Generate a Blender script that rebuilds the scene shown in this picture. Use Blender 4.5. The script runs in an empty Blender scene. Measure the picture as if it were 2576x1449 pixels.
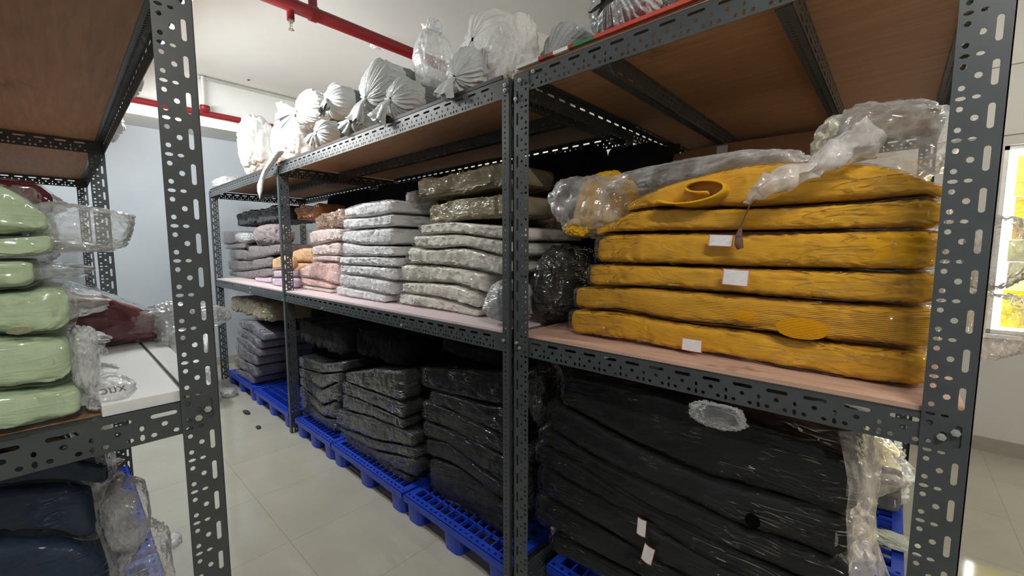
import bpy, bmesh, math, random
import numpy as np
from mathutils import Vector, Matrix, noise
from mathutils.geometry import delaunay_2d_cdt

C = bpy.context.scene.collection
sc = bpy.context.scene
PI = math.pi
R = math.radians

# ------------------------------------------------------------------ camera
F, YAW, PITCH, ROLL, H = 1048.74, 0.7425, -0.0933, -0.00108, 1.6269
CAM = np.array([0.0, -1.3, H])
_f = np.array([-math.sin(YAW)*math.cos(PITCH), math.cos(YAW)*math.cos(PITCH), math.sin(PITCH)])
_r0 = np.array([math.cos(YAW), math.sin(YAW), 0.0]); _u0 = np.cross(_r0, _f)
_r = _r0*math.cos(ROLL)+_u0*math.sin(ROLL); _u = -_r0*math.sin(ROLL)+_u0*math.cos(ROLL)
cam = bpy.data.objects.new('camera', bpy.data.cameras.new('camera')); C.objects.link(cam)
cam.matrix_world = Matrix(((_r[0], _u[0], -_f[0], CAM[0]), (_r[1], _u[1], -_f[1], CAM[1]), (_r[2], _u[2], -_f[2], CAM[2]), (0, 0, 0, 1)))
cam.data.sensor_width = 36.0
cam.data.lens = 36.0*F/2576.0
cam.data.clip_start = 0.02
sc.camera = cam

def at(px, py, x=None, y=None, z=None):
    """the point where the sight line through a photo pixel meets a plane of the room"""
    d = _f + _r*(px-1288.0)/F - _u*(py-724.5)/F
    if x is not None: t = (x-CAM[0])/d[0]
    elif y is not None: t = (y-CAM[1])/d[1]
    else: t = (z-CAM[2])/d[2]
    return Vector(CAM + d*t)

# ------------------------------------------------------------------ helpers
def tag(o, label=None, cat=None, group=None, kind=None):
    if label and len(label.split()) > 15: print('LONG', len(label.split()), label)
    if label: o['label'] = label
    if cat: o['category'] = cat
    if group: o['group'] = group
    if kind: o['kind'] = kind
    return o

def link(name, me, parent=None, loc=None, mat=None, smooth=False, mw=None):
    o = bpy.data.objects.new(name, me); C.objects.link(o)
    if parent is not None: o.parent = parent
    if mw is not None: o.matrix_local = mw
    elif loc is not None: o.location = loc
    if mat is not None and me is not None and not me.materials: me.materials.append(mat)
    if smooth and me is not None:
        me.polygons.foreach_set('use_smooth', [True]*len(me.polygons))
    return o

def empty(name, loc=(0, 0, 0), parent=None):
    return link(name, None, parent, loc)

def mesh(name, vs, fs):
    me = bpy.data.meshes.new(name); me.from_pydata([tuple(v) for v in vs], [], fs); me.update()
    return me

def box_geo(vs, fs, lo, hi):
    b = len(vs)
    for z in (lo[2], hi[2]):
        vs += [(lo[0], lo[1], z), (hi[0], lo[1], z), (hi[0], hi[1], z), (lo[0], hi[1], z)]
    fs += [(b, b+3, b+2, b+1), (b+4, b+5, b+6, b+7), (b, b+1, b+5, b+4), (b+1, b+2, b+6, b+5), (b+2, b+3, b+7, b+6), (b+3, b, b+4, b+7)]

def boxes(name, items):
    vs, fs = [], []
    for lo, hi in items: box_geo(vs, fs, lo, hi)
    return mesh(name, vs, fs)

def bevel_box(name, lo, hi, r=0.004, seg=2):
    bm = bmesh.new()
    vs, fs = [], []; box_geo(vs, fs, lo, hi)
    bv = [bm.verts.new(v) for v in vs]
    for f in fs: bm.faces.new([bv[i] for i in f])
    bmesh.ops.bevel(bm, geom=bm.edges[:], offset=r, segments=seg, affect='EDGES', profile=0.6)
    me = bpy.data.meshes.new(name); bm.to_mesh(me); bm.free()
    return me

def tube_geo(vs, fs, pts, rad, n=10, caps=True):
    pts = [Vector(p) for p in pts]
    rads = rad if isinstance(rad, (list, tuple)) else [rad]*len(pts)
    b0 = len(vs)
    up = Vector((0, 0, 1))
    for i, p in enumerate(pts):
        d = (pts[min(i+1, len(pts)-1)]-pts[max(i-1, 0)]).normalized()
        a = d.cross(up)
        if a.length < 1e-3: a = d.cross(Vector((1, 0, 0)))
        a.normalize(); b = a.cross(d)
        for k in range(n):
            t = 2*PI*k/n
            vs.append(tuple(p + (a*math.cos(t)+b*math.sin(t))*rads[i]))
    for i in range(len(pts)-1):
        for k in range(n):
            k2 = (k+1) % n
            fs.append((b0+i*n+k, b0+i*n+k2, b0+(i+1)*n+k2, b0+(i+1)*n+k))
    if caps:
        fs.append(tuple(b0+k for k in range(n)))
        fs.append(tuple(b0+(len(pts)-1)*n+k for k in reversed(range(n))))

def tube(name, pts, rad, n=10):
    vs, fs = [], []; tube_geo(vs, fs, pts, rad, n); return mesh(name, vs, fs)

def cyl(name, r, z0, z1, n=24):
    return tube(name, [(0, 0, z0), (0, 0, z1)], r, n)

# ------------------------------------------------------------------ materials
def nt_new(name):
    m = bpy.data.materials.new(name); m.use_nodes = True
    nt = m.node_tree; nt.nodes.clear()
    out = nt.nodes.new('ShaderNodeOutputMaterial')
    return m, nt, out

def N(nt, typ, **kw):
    n = nt.nodes.new(typ)
    for k, v in kw.items():
        if k in n.inputs: n.inputs[k].default_value = v
        else: setattr(n, k, v)
    return n

def coords(nt, scale=(1, 1, 1), rot=(0, 0, 0), src='Object'):
    tc = N(nt, 'ShaderNodeTexCoord'); mp = N(nt, 'ShaderNodeMapping')
    mp.inputs['Scale'].default_value = scale; mp.inputs['Rotation'].default_value = rot
    nt.links.new(tc.outputs[src], mp.inputs['Vector'])
    return mp.outputs['Vector']

def noise_tex(nt, vec, scale=5, detail=3, rough=0.5, dist=0.0):
    n = N(nt, 'ShaderNodeTexNoise'); n.inputs['Scale'].default_value = scale
    n.inputs['Detail'].default_value = detail; n.inputs['Roughness'].default_value = rough; n.inputs['Distortion'].default_value = dist
    nt.links.new(vec, n.inputs['Vector'])
    return n.outputs['Fac']

def ramp(nt, fac, stops):
    r = N(nt, 'ShaderNodeValToRGB'); e = r.color_ramp.elements
    while len(e) < len(stops): e.new(0.5)
    for i, (p, c) in enumerate(stops):
        e[i].position = p; e[i].color = (*c, 1) if len(c) == 3 else c
    nt.links.new(fac, r.inputs['Fac'])
    return r.outputs['Color']

def bump(nt, h, strength=0.3, dist=0.01, prev=None):
    b = N(nt, 'ShaderNodeBump'); b.inputs['Strength'].default_value = strength; b.inputs['Distance'].default_value = dist
    nt.links.new(h, b.inputs['Height'])
    if prev is not None: nt.links.new(prev, b.inputs['Normal'])
    return b.outputs['Normal']

def sc3(c, k): return tuple(min(1.0, max(0.0, v*k)) for v in c)

def mat_plain(name, col, rough=0.5, metal=0.0, var=0.08, vscale=6.0, bscale=0, bstr=0.1, coat=0.0, spec=0.5):
    m, nt, out = nt_new(name)
    p = N(nt, 'ShaderNodeBsdfPrincipled')
    p.inputs['Roughness'].default_value = rough; p.inputs['Metallic'].default_value = metal
    p.inputs['Coat Weight'].default_value = coat; p.inputs['Specular IOR Level'].default_value = spec
    v = coords(nt)
    f = noise_tex(nt, v, vscale, 4, 0.6)
    nt.links.new(ramp(nt, f, [(0.3, sc3(col, 1-var)), (0.7, sc3(col, 1+var))]), p.inputs['Base Color'])
    if bscale: nt.links.new(bump(nt, noise_tex(nt, v, bscale, 3), bstr, 0.003), p.inputs['Normal'])
    nt.links.new(p.outputs[0], out.inputs['Surface'])
    return m

def mat_wrapped(name, col, var=0.12, coat=0.75, crough=0.13, streak=0.6, rib=0, knit=True, rough=0.85, sdir=0.6, sheen=0.0, bd=0.012):
    """cloth seen through a tight clear sleeve: matt knit below, creased shiny film above"""
    m, nt, out = nt_new(name)
    p = N(nt, 'ShaderNodeBsdfPrincipled')
    p.inputs['Roughness'].default_value = rough
    p.inputs['Coat Weight'].default_value = coat; p.inputs['Coat Roughness'].default_value = crough
    p.inputs['Specular IOR Level'].default_value = 0.25
    p.inputs['Sheen Weight'].default_value = sheen
    v = coords(nt)
    f = noise_tex(nt, v, 9, 4, 0.6)
    nt.links.new(ramp(nt, f, [(0.3, sc3(col, 1-var)), (0.7, sc3(col, 1+var))]), p.inputs['Base Color'])
    nrm = None
    if rib:
        w = N(nt, 'ShaderNodeTexWave'); w.bands_direction = 'Z'; w.inputs['Scale'].default_value = rib
        w.inputs['Distortion'].default_value = 0.6; w.inputs['Detail'].default_value = 1; w.inputs['Detail Scale'].default_value = 1.5
        nt.links.new(v, w.inputs['Vector'])
        nrm = bump(nt, w.outputs['Fac'], 0.45, 0.0025)
    elif knit:
        nrm = bump(nt, noise_tex(nt, v, 220, 2), 0.25, 0.002)
    if nrm is not None: nt.links.new(nrm, p.inputs['Normal'])
    vs_ = coords(nt, (2.6, 3.5, 11), (0.15, sdir, 0.25))
    s1 = noise_tex(nt, vs_, 1.25, 2, 0.5, 1.3)
    vs2 = coords(nt, (5, 6, 19), (0.2, -sdir*0.5, -0.3))
    s2 = noise_tex(nt, vs2, 1.1, 2, 0.5, 1.6)
    r1 = ramp(nt, s1, [(0.36, (0, 0, 0)), (0.47, (0.35, 0.35, 0.35)), (0.5, (1, 1, 1)), (0.54, (0.3, 0.3, 0.3)), (0.66, (0, 0, 0))])
    r2 = ramp(nt, s2, [(0.40, (0, 0, 0)), (0.5, (1, 1, 1)), (0.6, (0, 0, 0))])
    ad = N(nt, 'ShaderNodeMix', data_type='RGBA', blend_type='ADD'); ad.inputs[0].default_value = 0.45; ad.clamp_result = False
    nt.links.new(r1, ad.inputs[6]); nt.links.new(r2, ad.inputs[7])
    b2 = bump(nt, ad.outputs[2], min(1.0, streak), bd*0.8)
    if nrm is not None: nt.links.new(bump(nt, ad.outputs[2], min(1.0, streak*0.45), bd*0.6, nrm), p.inputs['Normal'])
    else: nt.links.new(b2, p.inputs['Normal'])
    nt.links.new(b2, p.inputs['Coat Normal'])
    nt.links.new(p.outputs[0], out.inputs['Surface'])
    return m

def schlick(nt, nrm, base=0.045, gain=1.0):
    """two-sided thin-film reflectance"""
    lw = N(nt, 'ShaderNodeLayerWeight'); lw.inputs['Blend'].default_value = 0.5; nt.links.new(nrm, lw.inputs['Normal'])
    pw = N(nt, 'ShaderNodeMath', operation='POWER'); pw.inputs[1].default_value = 4.0; nt.links.new(lw.outputs['Facing'], pw.inputs[0])
    k = N(nt, 'ShaderNodeMath', operation='MULTIPLY_ADD'); k.inputs[1].default_value = 0.8*gain; k.inputs[2].default_value = base*gain; k.use_clamp = True
    nt.links.new(pw.outputs[0], k.inputs[0])
    return k.outputs[0]

def mat_film(name, col=(0.92, 0.94, 0.95), opacity=0.12, rough=0.10, var=0.10, scale=9, edge=0.5):
    """loose clear polythene: mostly see-through, milky where it turns edge-on or bunches, with shiny creases"""
    m, nt, out = nt_new(name)
    p = N(nt, 'ShaderNodeBsdfPrincipled')
    p.inputs['Base Color'].default_value = (*col, 1); p.inputs['Roughness'].default_value = 0.35
    p.inputs['Coat Weight'].default_value = 1.0; p.inputs['Coat Roughness'].default_value = rough
    v = coords(nt, (1, 1, 1)); v2 = coords(nt, (4, 4, 9), (0.3, 0.5, 0.2))
    n1 = noise_tex(nt, v, scale, 3, 0.55, 1.2); n2 = noise_tex(nt, v2, 1.6, 2, 0.5, 1.0)
    b = bump(nt, n2, 0.5, 0.02); b = bump(nt, n1, 0.15, 0.01, b)
    nt.links.new(b, p.inputs['Normal']); nt.links.new(b, p.inputs['Coat Normal'])
    tr = N(nt, 'ShaderNodeBsdfTransparent')
    gl = N(nt, 'ShaderNodeBsdfGlossy'); gl.inputs['Roughness'].default_value = rough; nt.links.new(b, gl.inputs['Normal'])
    mx = N(nt, 'ShaderNodeMixShader'); mg = N(nt, 'ShaderNodeMixShader')
    lw = N(nt, 'ShaderNodeLayerWeight'); lw.inputs['Blend'].default_value = 0.25; nt.links.new(b, lw.inputs['Normal'])
    a = N(nt, 'ShaderNodeMath', operation='MULTIPLY_ADD'); a.inputs[1].default_value = edge
    nt.links.new(lw.outputs['Facing'], a.inputs[0])
    r = ramp(nt, n1, [(0.35, (max(0, opacity-var),)*3), (0.70, (min(1, opacity+var),)*3)])
    nt.links.new(r, a.inputs[2]); a.use_clamp = True
    nt.links.new(schlick(nt, b, 0.06), mg.inputs[0]); nt.links.new(tr.outputs[0], mg.inputs[1]); nt.links.new(gl.outputs[0], mg.inputs[2])
    nt.links.new(a.outputs[0], mx.inputs[0]); nt.links.new(mg.outputs[0], mx.inputs[1]); nt.links.new(p.outputs[0], mx.inputs[2])
    nt.links.new(mx.outputs[0], out.inputs['Surface'])
    return m

def mat_emit(name, col, strength):
    m, nt, out = nt_new(name)
    e = N(nt, 'ShaderNodeEmission'); e.inputs['Color'].default_value = (*col, 1); e.inputs['Strength'].default_value = strength
    nt.links.new(e.outputs[0], out.inputs['Surface'])
    return m

M = {}
M['steel'] = mat_plain('grey_painted_steel', (0.050, 0.059, 0.063), 0.38, 0.0, 0.12, 10, 60, 0.05, 0.15)
M['bolt'] = mat_plain('zinc_bolt', (0.62, 0.62, 0.60), 0.3, 0.8)
M['red'] = mat_plain('red_pipe_paint', (0.19, 0.007, 0.011), 0.35, 0, 0.1)
M['white'] = mat_plain('white_enamel', (0.75, 0.76, 0.75), 0.4)
M['chrome'] = mat_plain('chrome', (0.7, 0.7, 0.7), 0.15, 1.0)
M['blue'] = mat_plain('blue_pallet_plastic', (0.010, 0.045, 0.42), 0.38, 0, 0.15, 8, 120, 0.05)
M['paper'] = mat_plain('paper', (0.8, 0.8, 0.78), 0.6)
M['hole'] = mat_plain('hole_shadow_cloth', (0.0035, 0.0035, 0.004), 1.0, spec=0.0)
M['ink'] = mat_plain('ink', (0.06, 0.06, 0.07), 0.7)
M['greyink'] = mat_plain('faded_ink', (0.16, 0.16, 0.15), 0.7)
M['fadedbrown'] = mat_plain('faded_brown_ink', (0.24, 0.25, 0.16), 0.8, 0, 0.3, 60)
M['dark'] = mat_plain('dark_scrap', (0.03, 0.025, 0.022), 0.6)
M['cord'] = mat_plain('dark_cord', (0.20, 0.20, 0.18), 0.7)
M['string'] = mat_plain('brown_string', (0.14, 0.07, 0.05), 0.8)

# plywood: grain along x, a few dark stains
def mat_ply(name, col, stain=True):
    m, nt, out = nt_new(name)
    p = N(nt, 'ShaderNodeBsdfPrincipled'); p.inputs['Roughness'].default_value = 0.6
    g = noise_tex(nt, coords(nt, (1.2, 14, 14)), 3, 5, 0.6, 0.4)
    c = ramp(nt, g, [(0.25, sc3(col, 0.78)), (0.75, sc3(col, 1.18))])
    if stain:
        s = noise_tex(nt, coords(nt), 2.3, 4, 0.62, 0.5)
        k = ramp(nt, s, [(0.27, (0.35, 0.33, 0.3)), (0.36, (1, 1, 1))])
        mix = N(nt, 'ShaderNodeMix', data_type='RGBA', blend_type='MULTIPLY'); mix.inputs[0].default_value = 1
        nt.links.new(c, mix.inputs[6]); nt.links.new(k, mix.inputs[7]); c = mix.outputs[2]
    nt.links.new(c, p.inputs['Base Color']); nt.links.new(p.outputs[0], out.inputs['Surface'])
    return m
M['ply'] = mat_ply('brown_plywood', (0.43, 0.235, 0.125))
M['plypink'] = mat_ply('pinkish_plywood', (0.52, 0.33, 0.25))
M['pinkboard'] = mat_plain('pale_pink_board', (0.66, 0.54, 0.56), 0.5, 0, 0.06)
M['card'] = mat_plain('brown_cardboard', (0.46, 0.26, 0.14), 0.75, 0, 0.06)
M['whiteboard'] = mat_plain('white_foam_board', (0.74, 0.75, 0.76), 0.5, 0, 0.03)

M['yellow'] = mat_wrapped('mustard_yellow_cloth_in_film', (0.62, 0.315, 0.012), 0.08, 0.0, 0.16, 0.5)
M['yellowrib'] = mat_wrapped('ribbed_mustard_cloth_in_film', (0.60, 0.30, 0.014), 0.06, 0.0, 0.2, 0.4, rib=60)
M['yellowraw'] = mat_plain('bare_yellow_cloth', (0.66, 0.36, 0.006), 0.85, 0, 0.06, 30)
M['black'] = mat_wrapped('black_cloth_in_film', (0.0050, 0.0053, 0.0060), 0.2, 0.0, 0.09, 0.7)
M['charcoal'] = mat_wrapped('charcoal_cloth_in_film', (0.026, 0.028, 0.028), 0.2, 0.0, 0.15, 0.8)
M['white_c'] = mat_wrapped('white_cloth_in_film', (0.74, 0.73, 0.74), 0.06, 0.0, 0.18, 0.75)
M['cream'] = mat_wrapped('cream_cloth_in_film', (0.70, 0.66, 0.59), 0.08, 0.0, 0.14, 0.75)
M['pink'] = mat_wrapped('pale_pink_cloth_in_film', (0.76, 0.61, 0.58), 0.14, 0.0, 0.18, 0.8)
M['coral'] = mat_wrapped('coral_pink_cloth_in_film', (0.78, 0.50, 0.46), 0.3, 0.0, 0.16, 0.8)
M['peach'] = mat_wrapped('peach_orange_cloth_in_film', (0.76, 0.46, 0.25), 0.12, 0.0, 0.2, 0.6)
M['mauve'] = mat_wrapped('grey_mauve_cloth_in_film', (0.24, 0.20, 0.205), 0.12, 0.0, 0.18, 0.7)
M['lilac'] = mat_wrapped('pale_lilac_cloth_in_film', (0.70, 0.56, 0.68), 0.08, 0.0, 0.2, 0.6)
M['purple'] = mat_wrapped('slate_purple_cloth_in_film', (0.17, 0.16, 0.20), 0.12, 0.0, 0.2, 0.6)
M['khaki'] = mat_wrapped('khaki_beige_cloth_in_film', (0.25, 0.21, 0.135), 0.15, 0.9, 0.12, 0.9)
M['brownbag'] = mat_wrapped('brown_cloth_in_film', (0.24, 0.15, 0.11), 0.25, 0.8, 0.15, 0.8)
M['gold'] = mat_wrapped('amber_cloth_in_film', (0.33, 0.13, 0.045), 0.3, 0.9, 0.12, 0.9)
M['green'] = mat_wrapped('pale_green_cloth_in_film', (0.48, 0.61, 0.40), 0.06, 0.0, 0.22, 0.5)
M['maroon'] = mat_wrapped('maroon_cloth_in_film', (0.115, 0.010, 0.020), 0.15, 0.0, 0.12, 0.9)
M['navy'] = mat_wrapped('navy_cloth_in_film', (0.014, 0.030, 0.065), 0.25, 0.0, 0.3, 0.6)
M['greyfab'] = mat_wrapped('grey_cloth_in_film', (0.16, 0.155, 0.15), 0.1, 0.0, 0.2, 0.5)
M['rollgrey'] = mat_wrapped('grey_cloth_roll_in_film', (0.17, 0.19, 0.185), 0.15, 0.6, 0.22, 0.4, bd=0.015)
M['rolldark'] = mat_wrapped('dark_grey_roll_in_film', (0.045, 0.048, 0.05), 0.15, 0.6, 0.2, 0.4, bd=0.015)
M['rollwhite'] = mat_wrapped('off_white_roll_in_film', (0.66, 0.65, 0.63), 0.08, 0.5, 0.25, 0.4, bd=0.015)
M['gather'] = mat_wrapped('gathered_milky_film', (0.58, 0.60, 0.60), 0.10, 0.5, 0.2, 0.25, knit=False, rough=0.5, bd=0.015)
M['gatherwhite'] = mat_wrapped('gathered_white_film', (0.70, 0.72, 0.715), 0.06, 0.4, 0.25, 0.25, knit=False, rough=0.5, bd=0.015)
M['silver'] = mat_wrapped('silvery_grey_film', (0.36, 0.375, 0.38), 0.2, 0.9, 0.12, 0.3, knit=False, rough=0.35, bd=0.02)
M['darkfilm'] = mat_wrapped('dark_grey_bag_film', (0.030, 0.031, 0.031), 0.3, 1.0, 0.1, 0.4, knit=False, rough=0.3, bd=0.02)
M['film'] = mat_film('clear_polythene', opacity=0.15, var=0.12, edge=0.55)
M['filmthick'] = mat_film('milky_polythene', opacity=0.35, var=0.2, edge=0.6)
M['filmgrey'] = mat_film('grey_polythene', (0.60, 0.58, 0.57), 0.34, var=0.2, edge=0.5)
M['filmglow'] = mat_film('window_lit_polythene', (0.95, 0.85, 0.76), 0.16, var=0.15, edge=0.5)  # clear film with the peach glow of the window put into its colour
def mat_sleeve(name, haze=0.03, rough=0.09, gain=1.7, col=(0.9, 0.92, 0.93), ridge=0.010, cover=0.48):
    """tight clear sleeve: see-through with sharp reflections and a trace of haze"""
    m, nt, out = nt_new(name)
    tr = N(nt, 'ShaderNodeBsdfTransparent'); gl = N(nt, 'ShaderNodeBsdfGlossy'); gl.inputs['Roughness'].default_value = rough
    df = N(nt, 'ShaderNodeBsdfDiffuse'); df.inputs['Color'].default_value = (*col, 1)
    v2 = coords(nt, (3, 4, 12), (0.2, 0.6, 0.2)); n2 = noise_tex(nt, v2, 1.6, 2, 0.5, 1.2)
    b = bump(nt, n2, 0.6, 0.014)
    n3 = noise_tex(nt, coords(nt, (7, 9, 34), (0.2, 0.75, 0.2)), 1.0, 1, 0.5, 0.9)
    rd = ramp(nt, n3, [(0.42, (0, 0, 0)), (0.5, (1, 1, 1)), (0.58, (0, 0, 0))])
    mk = ramp(nt, noise_tex(nt, coords(nt), 6.0, 1), [(cover, (0, 0, 0)), (cover+0.1, (1, 1, 1))])
    ml = N(nt, 'ShaderNodeMix', data_type='RGBA', blend_type='MULTIPLY'); ml.inputs[0].default_value = 1
    nt.links.new(rd, ml.inputs[6]); nt.links.new(mk, ml.inputs[7])
    b = bump(nt, ml.outputs[2], 1.0, ridge, b)
    nt.links.new(b, gl.inputs['Normal'])
    kk = schlick(nt, b, 0.028, gain)
    m1 = N(nt, 'ShaderNodeMixShader'); m2 = N(nt, 'ShaderNodeMixShader'); m1.inputs[0].default_value = haze
    nt.links.new(tr.outputs[0], m1.inputs[1]); nt.links.new(df.outputs[0], m1.inputs[2])
    nt.links.new(kk, m2.inputs[0]); nt.links.new(m1.outputs[0], m2.inputs[1]); nt.links.new(gl.outputs[0], m2.inputs[2])
    nt.links.new(m2.outputs[0], out.inputs['Surface'])
    return m
M['sleeve'] = mat_sleeve('tight_clear_sleeve', 0.004, 0.07, 0.85)
M['sleeveyellow'] = mat_sleeve('hazy_clear_sleeve', 0.010, 0.09, 1.1, ridge=0.012, cover=0.47)
M['sleevegloss'] = mat_sleeve('glossy_clear_sleeve', 0.012, 0.10, 1.7, ridge=0.007, cover=0.5)
M['sleevewhite'] = mat_sleeve('tight_clear_sleeve_over_white', 0.02, 0.10, 0.9)
M['filmtwist'] = mat_film('twisted_polythene', (0.72, 0.70, 0.69), 0.42, var=0.2, edge=0.4)
M['filmthin'] = mat_film('thin_clear_polythene', opacity=0.05, var=0.05, edge=0.35)
M['rag'] = mat_plain('pale_rag', (0.52, 0.55, 0.45), 0.85, 0, 0.08, 20, 60, 0.2)

# printed sheet edge: coloured bands along its length
def mat_bands():
    m, nt, out = nt_new('printed_sheet_bands')
    p = N(nt, 'ShaderNodeBsdfPrincipled'); p.inputs['Roughness'].default_value = 0.4
    tc = N(nt, 'ShaderNodeTexCoord'); sx = N(nt, 'ShaderNodeSeparateXYZ')
    nt.links.new(tc.outputs['Object'], sx.inputs[0])
    mr = N(nt, 'ShaderNodeMapRange'); mr.inputs['From Min'].default_value = 0; mr.inputs['From Max'].default_value = 1.3
    nt.links.new(sx.outputs[0], mr.inputs['Value'])
    r = N(nt, 'ShaderNodeValToRGB'); r.color_ramp.interpolation = 'CONSTANT'
    e = r.color_ramp.elements
    st = [(0, (0.6, 0.6, 0.57)), (0.085, (0.32, 0.03, 0.025)), (0.105, (0.1, 0.06, 0.04)), (0.125, (0.32, 0.03, 0.025)), (0.14, (0.72, 0.71, 0.68)), (0.19, (0.3, 0.03, 0.025)), (0.205, (0.05, 0.17, 0.07)), (0.27, (0.52, 0.07, 0.045)), ]
    while len(e) < len(st): e.new(0.5)
    for i, (q, c) in enumerate(st): e[i].position = q; e[i].color = (*c, 1)
    nt.links.new(mr.outputs[0], r.inputs['Fac']); nt.links.new(r.outputs[0], p.inputs['Base Color'])
    nt.links.new(p.outputs[0], out.inputs['Surface'])
    return m
M['bands'] = mat_bands()

# printed slip: fine ruled lines with a red rule round it
def mat_slip():
    m, nt, out = nt_new('printed_paper_slip')
    p = N(nt, 'ShaderNodeBsdfPrincipled'); p.inputs['Roughness'].default_value = 0.5
    v = coords(nt, src='Generated')
    s = N(nt, 'ShaderNodeSeparateXYZ'); nt.links.new(v, s.inputs[0])
    w = N(nt, 'ShaderNodeTexWave'); w.bands_direction = 'Z'; w.inputs['Scale'].default_value = 3.2; nt.links.new(v, w.inputs['Vector'])
    n = noise_tex(nt, coords(nt, (26, 1, 5), src='Generated'), 3, 2)
    mu = N(nt, 'ShaderNodeMath', operation='MULTIPLY'); nt.links.new(w.outputs['Fac'], mu.inputs[0]); nt.links.new(n, mu.inputs[1])
    c = ramp(nt, mu.outputs[0], [(0.36, (0.80, 0.79, 0.78)), (0.55, (0.52, 0.50, 0.52))])
    # red border
    def edge(o):
        a = N(nt, 'ShaderNodeMath', operation='SUBTRACT'); nt.links.new(o, a.inputs[0]); a.inputs[1].default_value = 0.5
        b = N(nt, 'ShaderNodeMath', operation='ABSOLUTE'); nt.links.new(a.outputs[0], b.inputs[0])
        g = N(nt, 'ShaderNodeMath', operation='GREATER_THAN'); nt.links.new(b.outputs[0], g.inputs[0]); g.inputs[1].default_value = 0.455
        return g.outputs[0]
    mx = N(nt, 'ShaderNodeMath', operation='MAXIMUM'); nt.links.new(edge(s.outputs[0]), mx.inputs[0]); nt.links.new(edge(s.outputs[2]), mx.inputs[1])
    mc = N(nt, 'ShaderNodeMix', data_type='RGBA'); nt.links.new(mx.outputs[0], mc.inputs[0]); nt.links.new(c, mc.inputs[6]); mc.inputs[7].default_value = (0.62, 0.22, 0.18, 1)
    nt.links.new(mc.outputs[2], p.inputs['Base Color']); nt.links.new(p.outputs[0], out.inputs['Surface'])
    return m
M['slip'] = mat_slip()

# ------------------------------------------------------------------ slotted angle
PITCH_H = 0.0848
def ngon(cx, cy, rx, ry, n=8, ph=0.5):
    return [(cx+rx*math.cos(2*PI*(k+ph)/n), cy+ry*math.sin(2*PI*(k+ph)/n)) for k in range(n)]
def slot(cx, cy, hw, hl):
    pts = []
    for k in range(5): a = PI*k/4; pts.append((cx+hw*math.cos(a), cy+hl-hw+hw*math.sin(a)))
    for k in range(5): a = PI+PI*k/4; pts.append((cx+hw*math.cos(a), cy-hl+hw+hw*math.sin(a)))
    return pts
WIDE_HOLES = [slot(0.020, 0.030, 0.0052, 0.0255), ngon(0.043, 0.030, 0.0062, 0.0066), ngon(0.043, 0.0724, 0.0066, 0.0044),
              ngon(0.0655, 0.0512, 0.0056, 0.006), ngon(0.0655, 0.0088, 0.0056, 0.006), ngon(0.0655, 0.0724, 0.0082, 0.0046)]
NARROW_HOLES = [ngon(0.023, 0.0106+0.0212*k, 0.0042, 0.005 if k % 2 else 0.0044, 6) for k in range(4)]

def cell(width, holes, length=PITCH_H):
    pts = [(0, 0), (width, 0), (width, length), (0, length)]
    edges = [(0, 1), (1, 2), (2, 3), (3, 0)]
    for h in holes:
        b = len(pts); pts += h; n = len(h)
        edges += [(b+k, b+(k+1) % n) for k in range(n)]
    vo, eo, fo, *_ = delaunay_2d_cdt([Vector(p) for p in pts], edges, [], 1, 1e-6)
    def inside(p, poly):
        c = False; j = len(poly)-1
        for i in range(len(poly)):
            if (poly[i][1] > p[1]) != (poly[j][1] > p[1]) and p[0] < (poly[j][0]-poly[i][0])*(p[1]-poly[i][1])/(poly[j][1]-poly[i][1])+poly[i][0]: c = not c
            j = i
        return c
    fs = []
    for f in fo:
        c = (sum(vo[i][0] for i in f)/len(f), sum(vo[i][1] for i in f)/len(f))
        if not any(inside(c, h) for h in holes): fs.append(tuple(f))
    # hole rims as edge loops
    cnt = {}
    for f in fs:
        for k in range(len(f)):
            a, b = f[k], f[(k+1) % len(f)]
            cnt[(a, b)] = cnt.get((a, b), 0)+1
    rim = [(a, b) for (a, b) in cnt if (b, a) not in cnt]
    return [tuple(v) for v in vo], fs, rim
WIDE = cell(0.08, WIDE_HOLES); NARROW = cell(0.04, NARROW_HOLES)

def flange(vs, fs, cellgeo, width, length, plane, t=0.0022):
    """plane 'x': width along +x, outer face at y=0; plane 'y': width along +y, outer face at x=0"""
    def put(w, l, d): return (w, d, l) if plane == 'x' else (d, w, l)
    cv, cf, rim = cellgeo
    n = int(length/PITCH_H+1e-6)
    for k in range(n):
        b = len(vs); m = len(cv)
        for d in (0, t): vs += [put(w, l+k*PITCH_H, d) for w, l in cv]
        for f in cf:
            f1 = tuple(b+i for i in f); f2 = tuple(b+m+i for i in reversed(f))
            fs += [f1, f2]
        for a, c in rim: fs.append((b+a, b+c, b+m+c, b+m+a))
    if length-n*PITCH_H > 1e-4:
        lo, hi = n*PITCH_H, length
        b = len(vs)
        for d in (0, t): vs += [put(0, lo, d), put(width, lo, d), put(width, hi, d), put(0, hi, d)]
        fs += [(b, b+1, b+2, b+3), (b+7, b+6, b+5, b+4), (b, b+3, b+7, b+4), (b+1, b+5, b+6, b+2), (b+2, b+6, b+7, b+3), (b, b+4, b+5, b+1)]

_ang = {}
def angle_mesh(length, flip=False):
    key = (round(length, 3), flip)
    if key not in _ang:
        vs, fs = [], []
        flange(vs, fs, WIDE, 0.08, length, 'x'); flange(vs, fs, NARROW, 0.04, length, 'y')
        if flip: vs = [(-v[0], v[1], v[2]) for v in vs]
        me = mesh('slotted_angle', vs, fs); me.materials.append(M['steel'])
        bm = bmesh.new(); bm.from_mesh(me); bmesh.ops.recalc_face_normals(bm, faces=bm.faces); bm.to_mesh(me); bm.free()
        _ang[key] = me
    return _ang[key]

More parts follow.
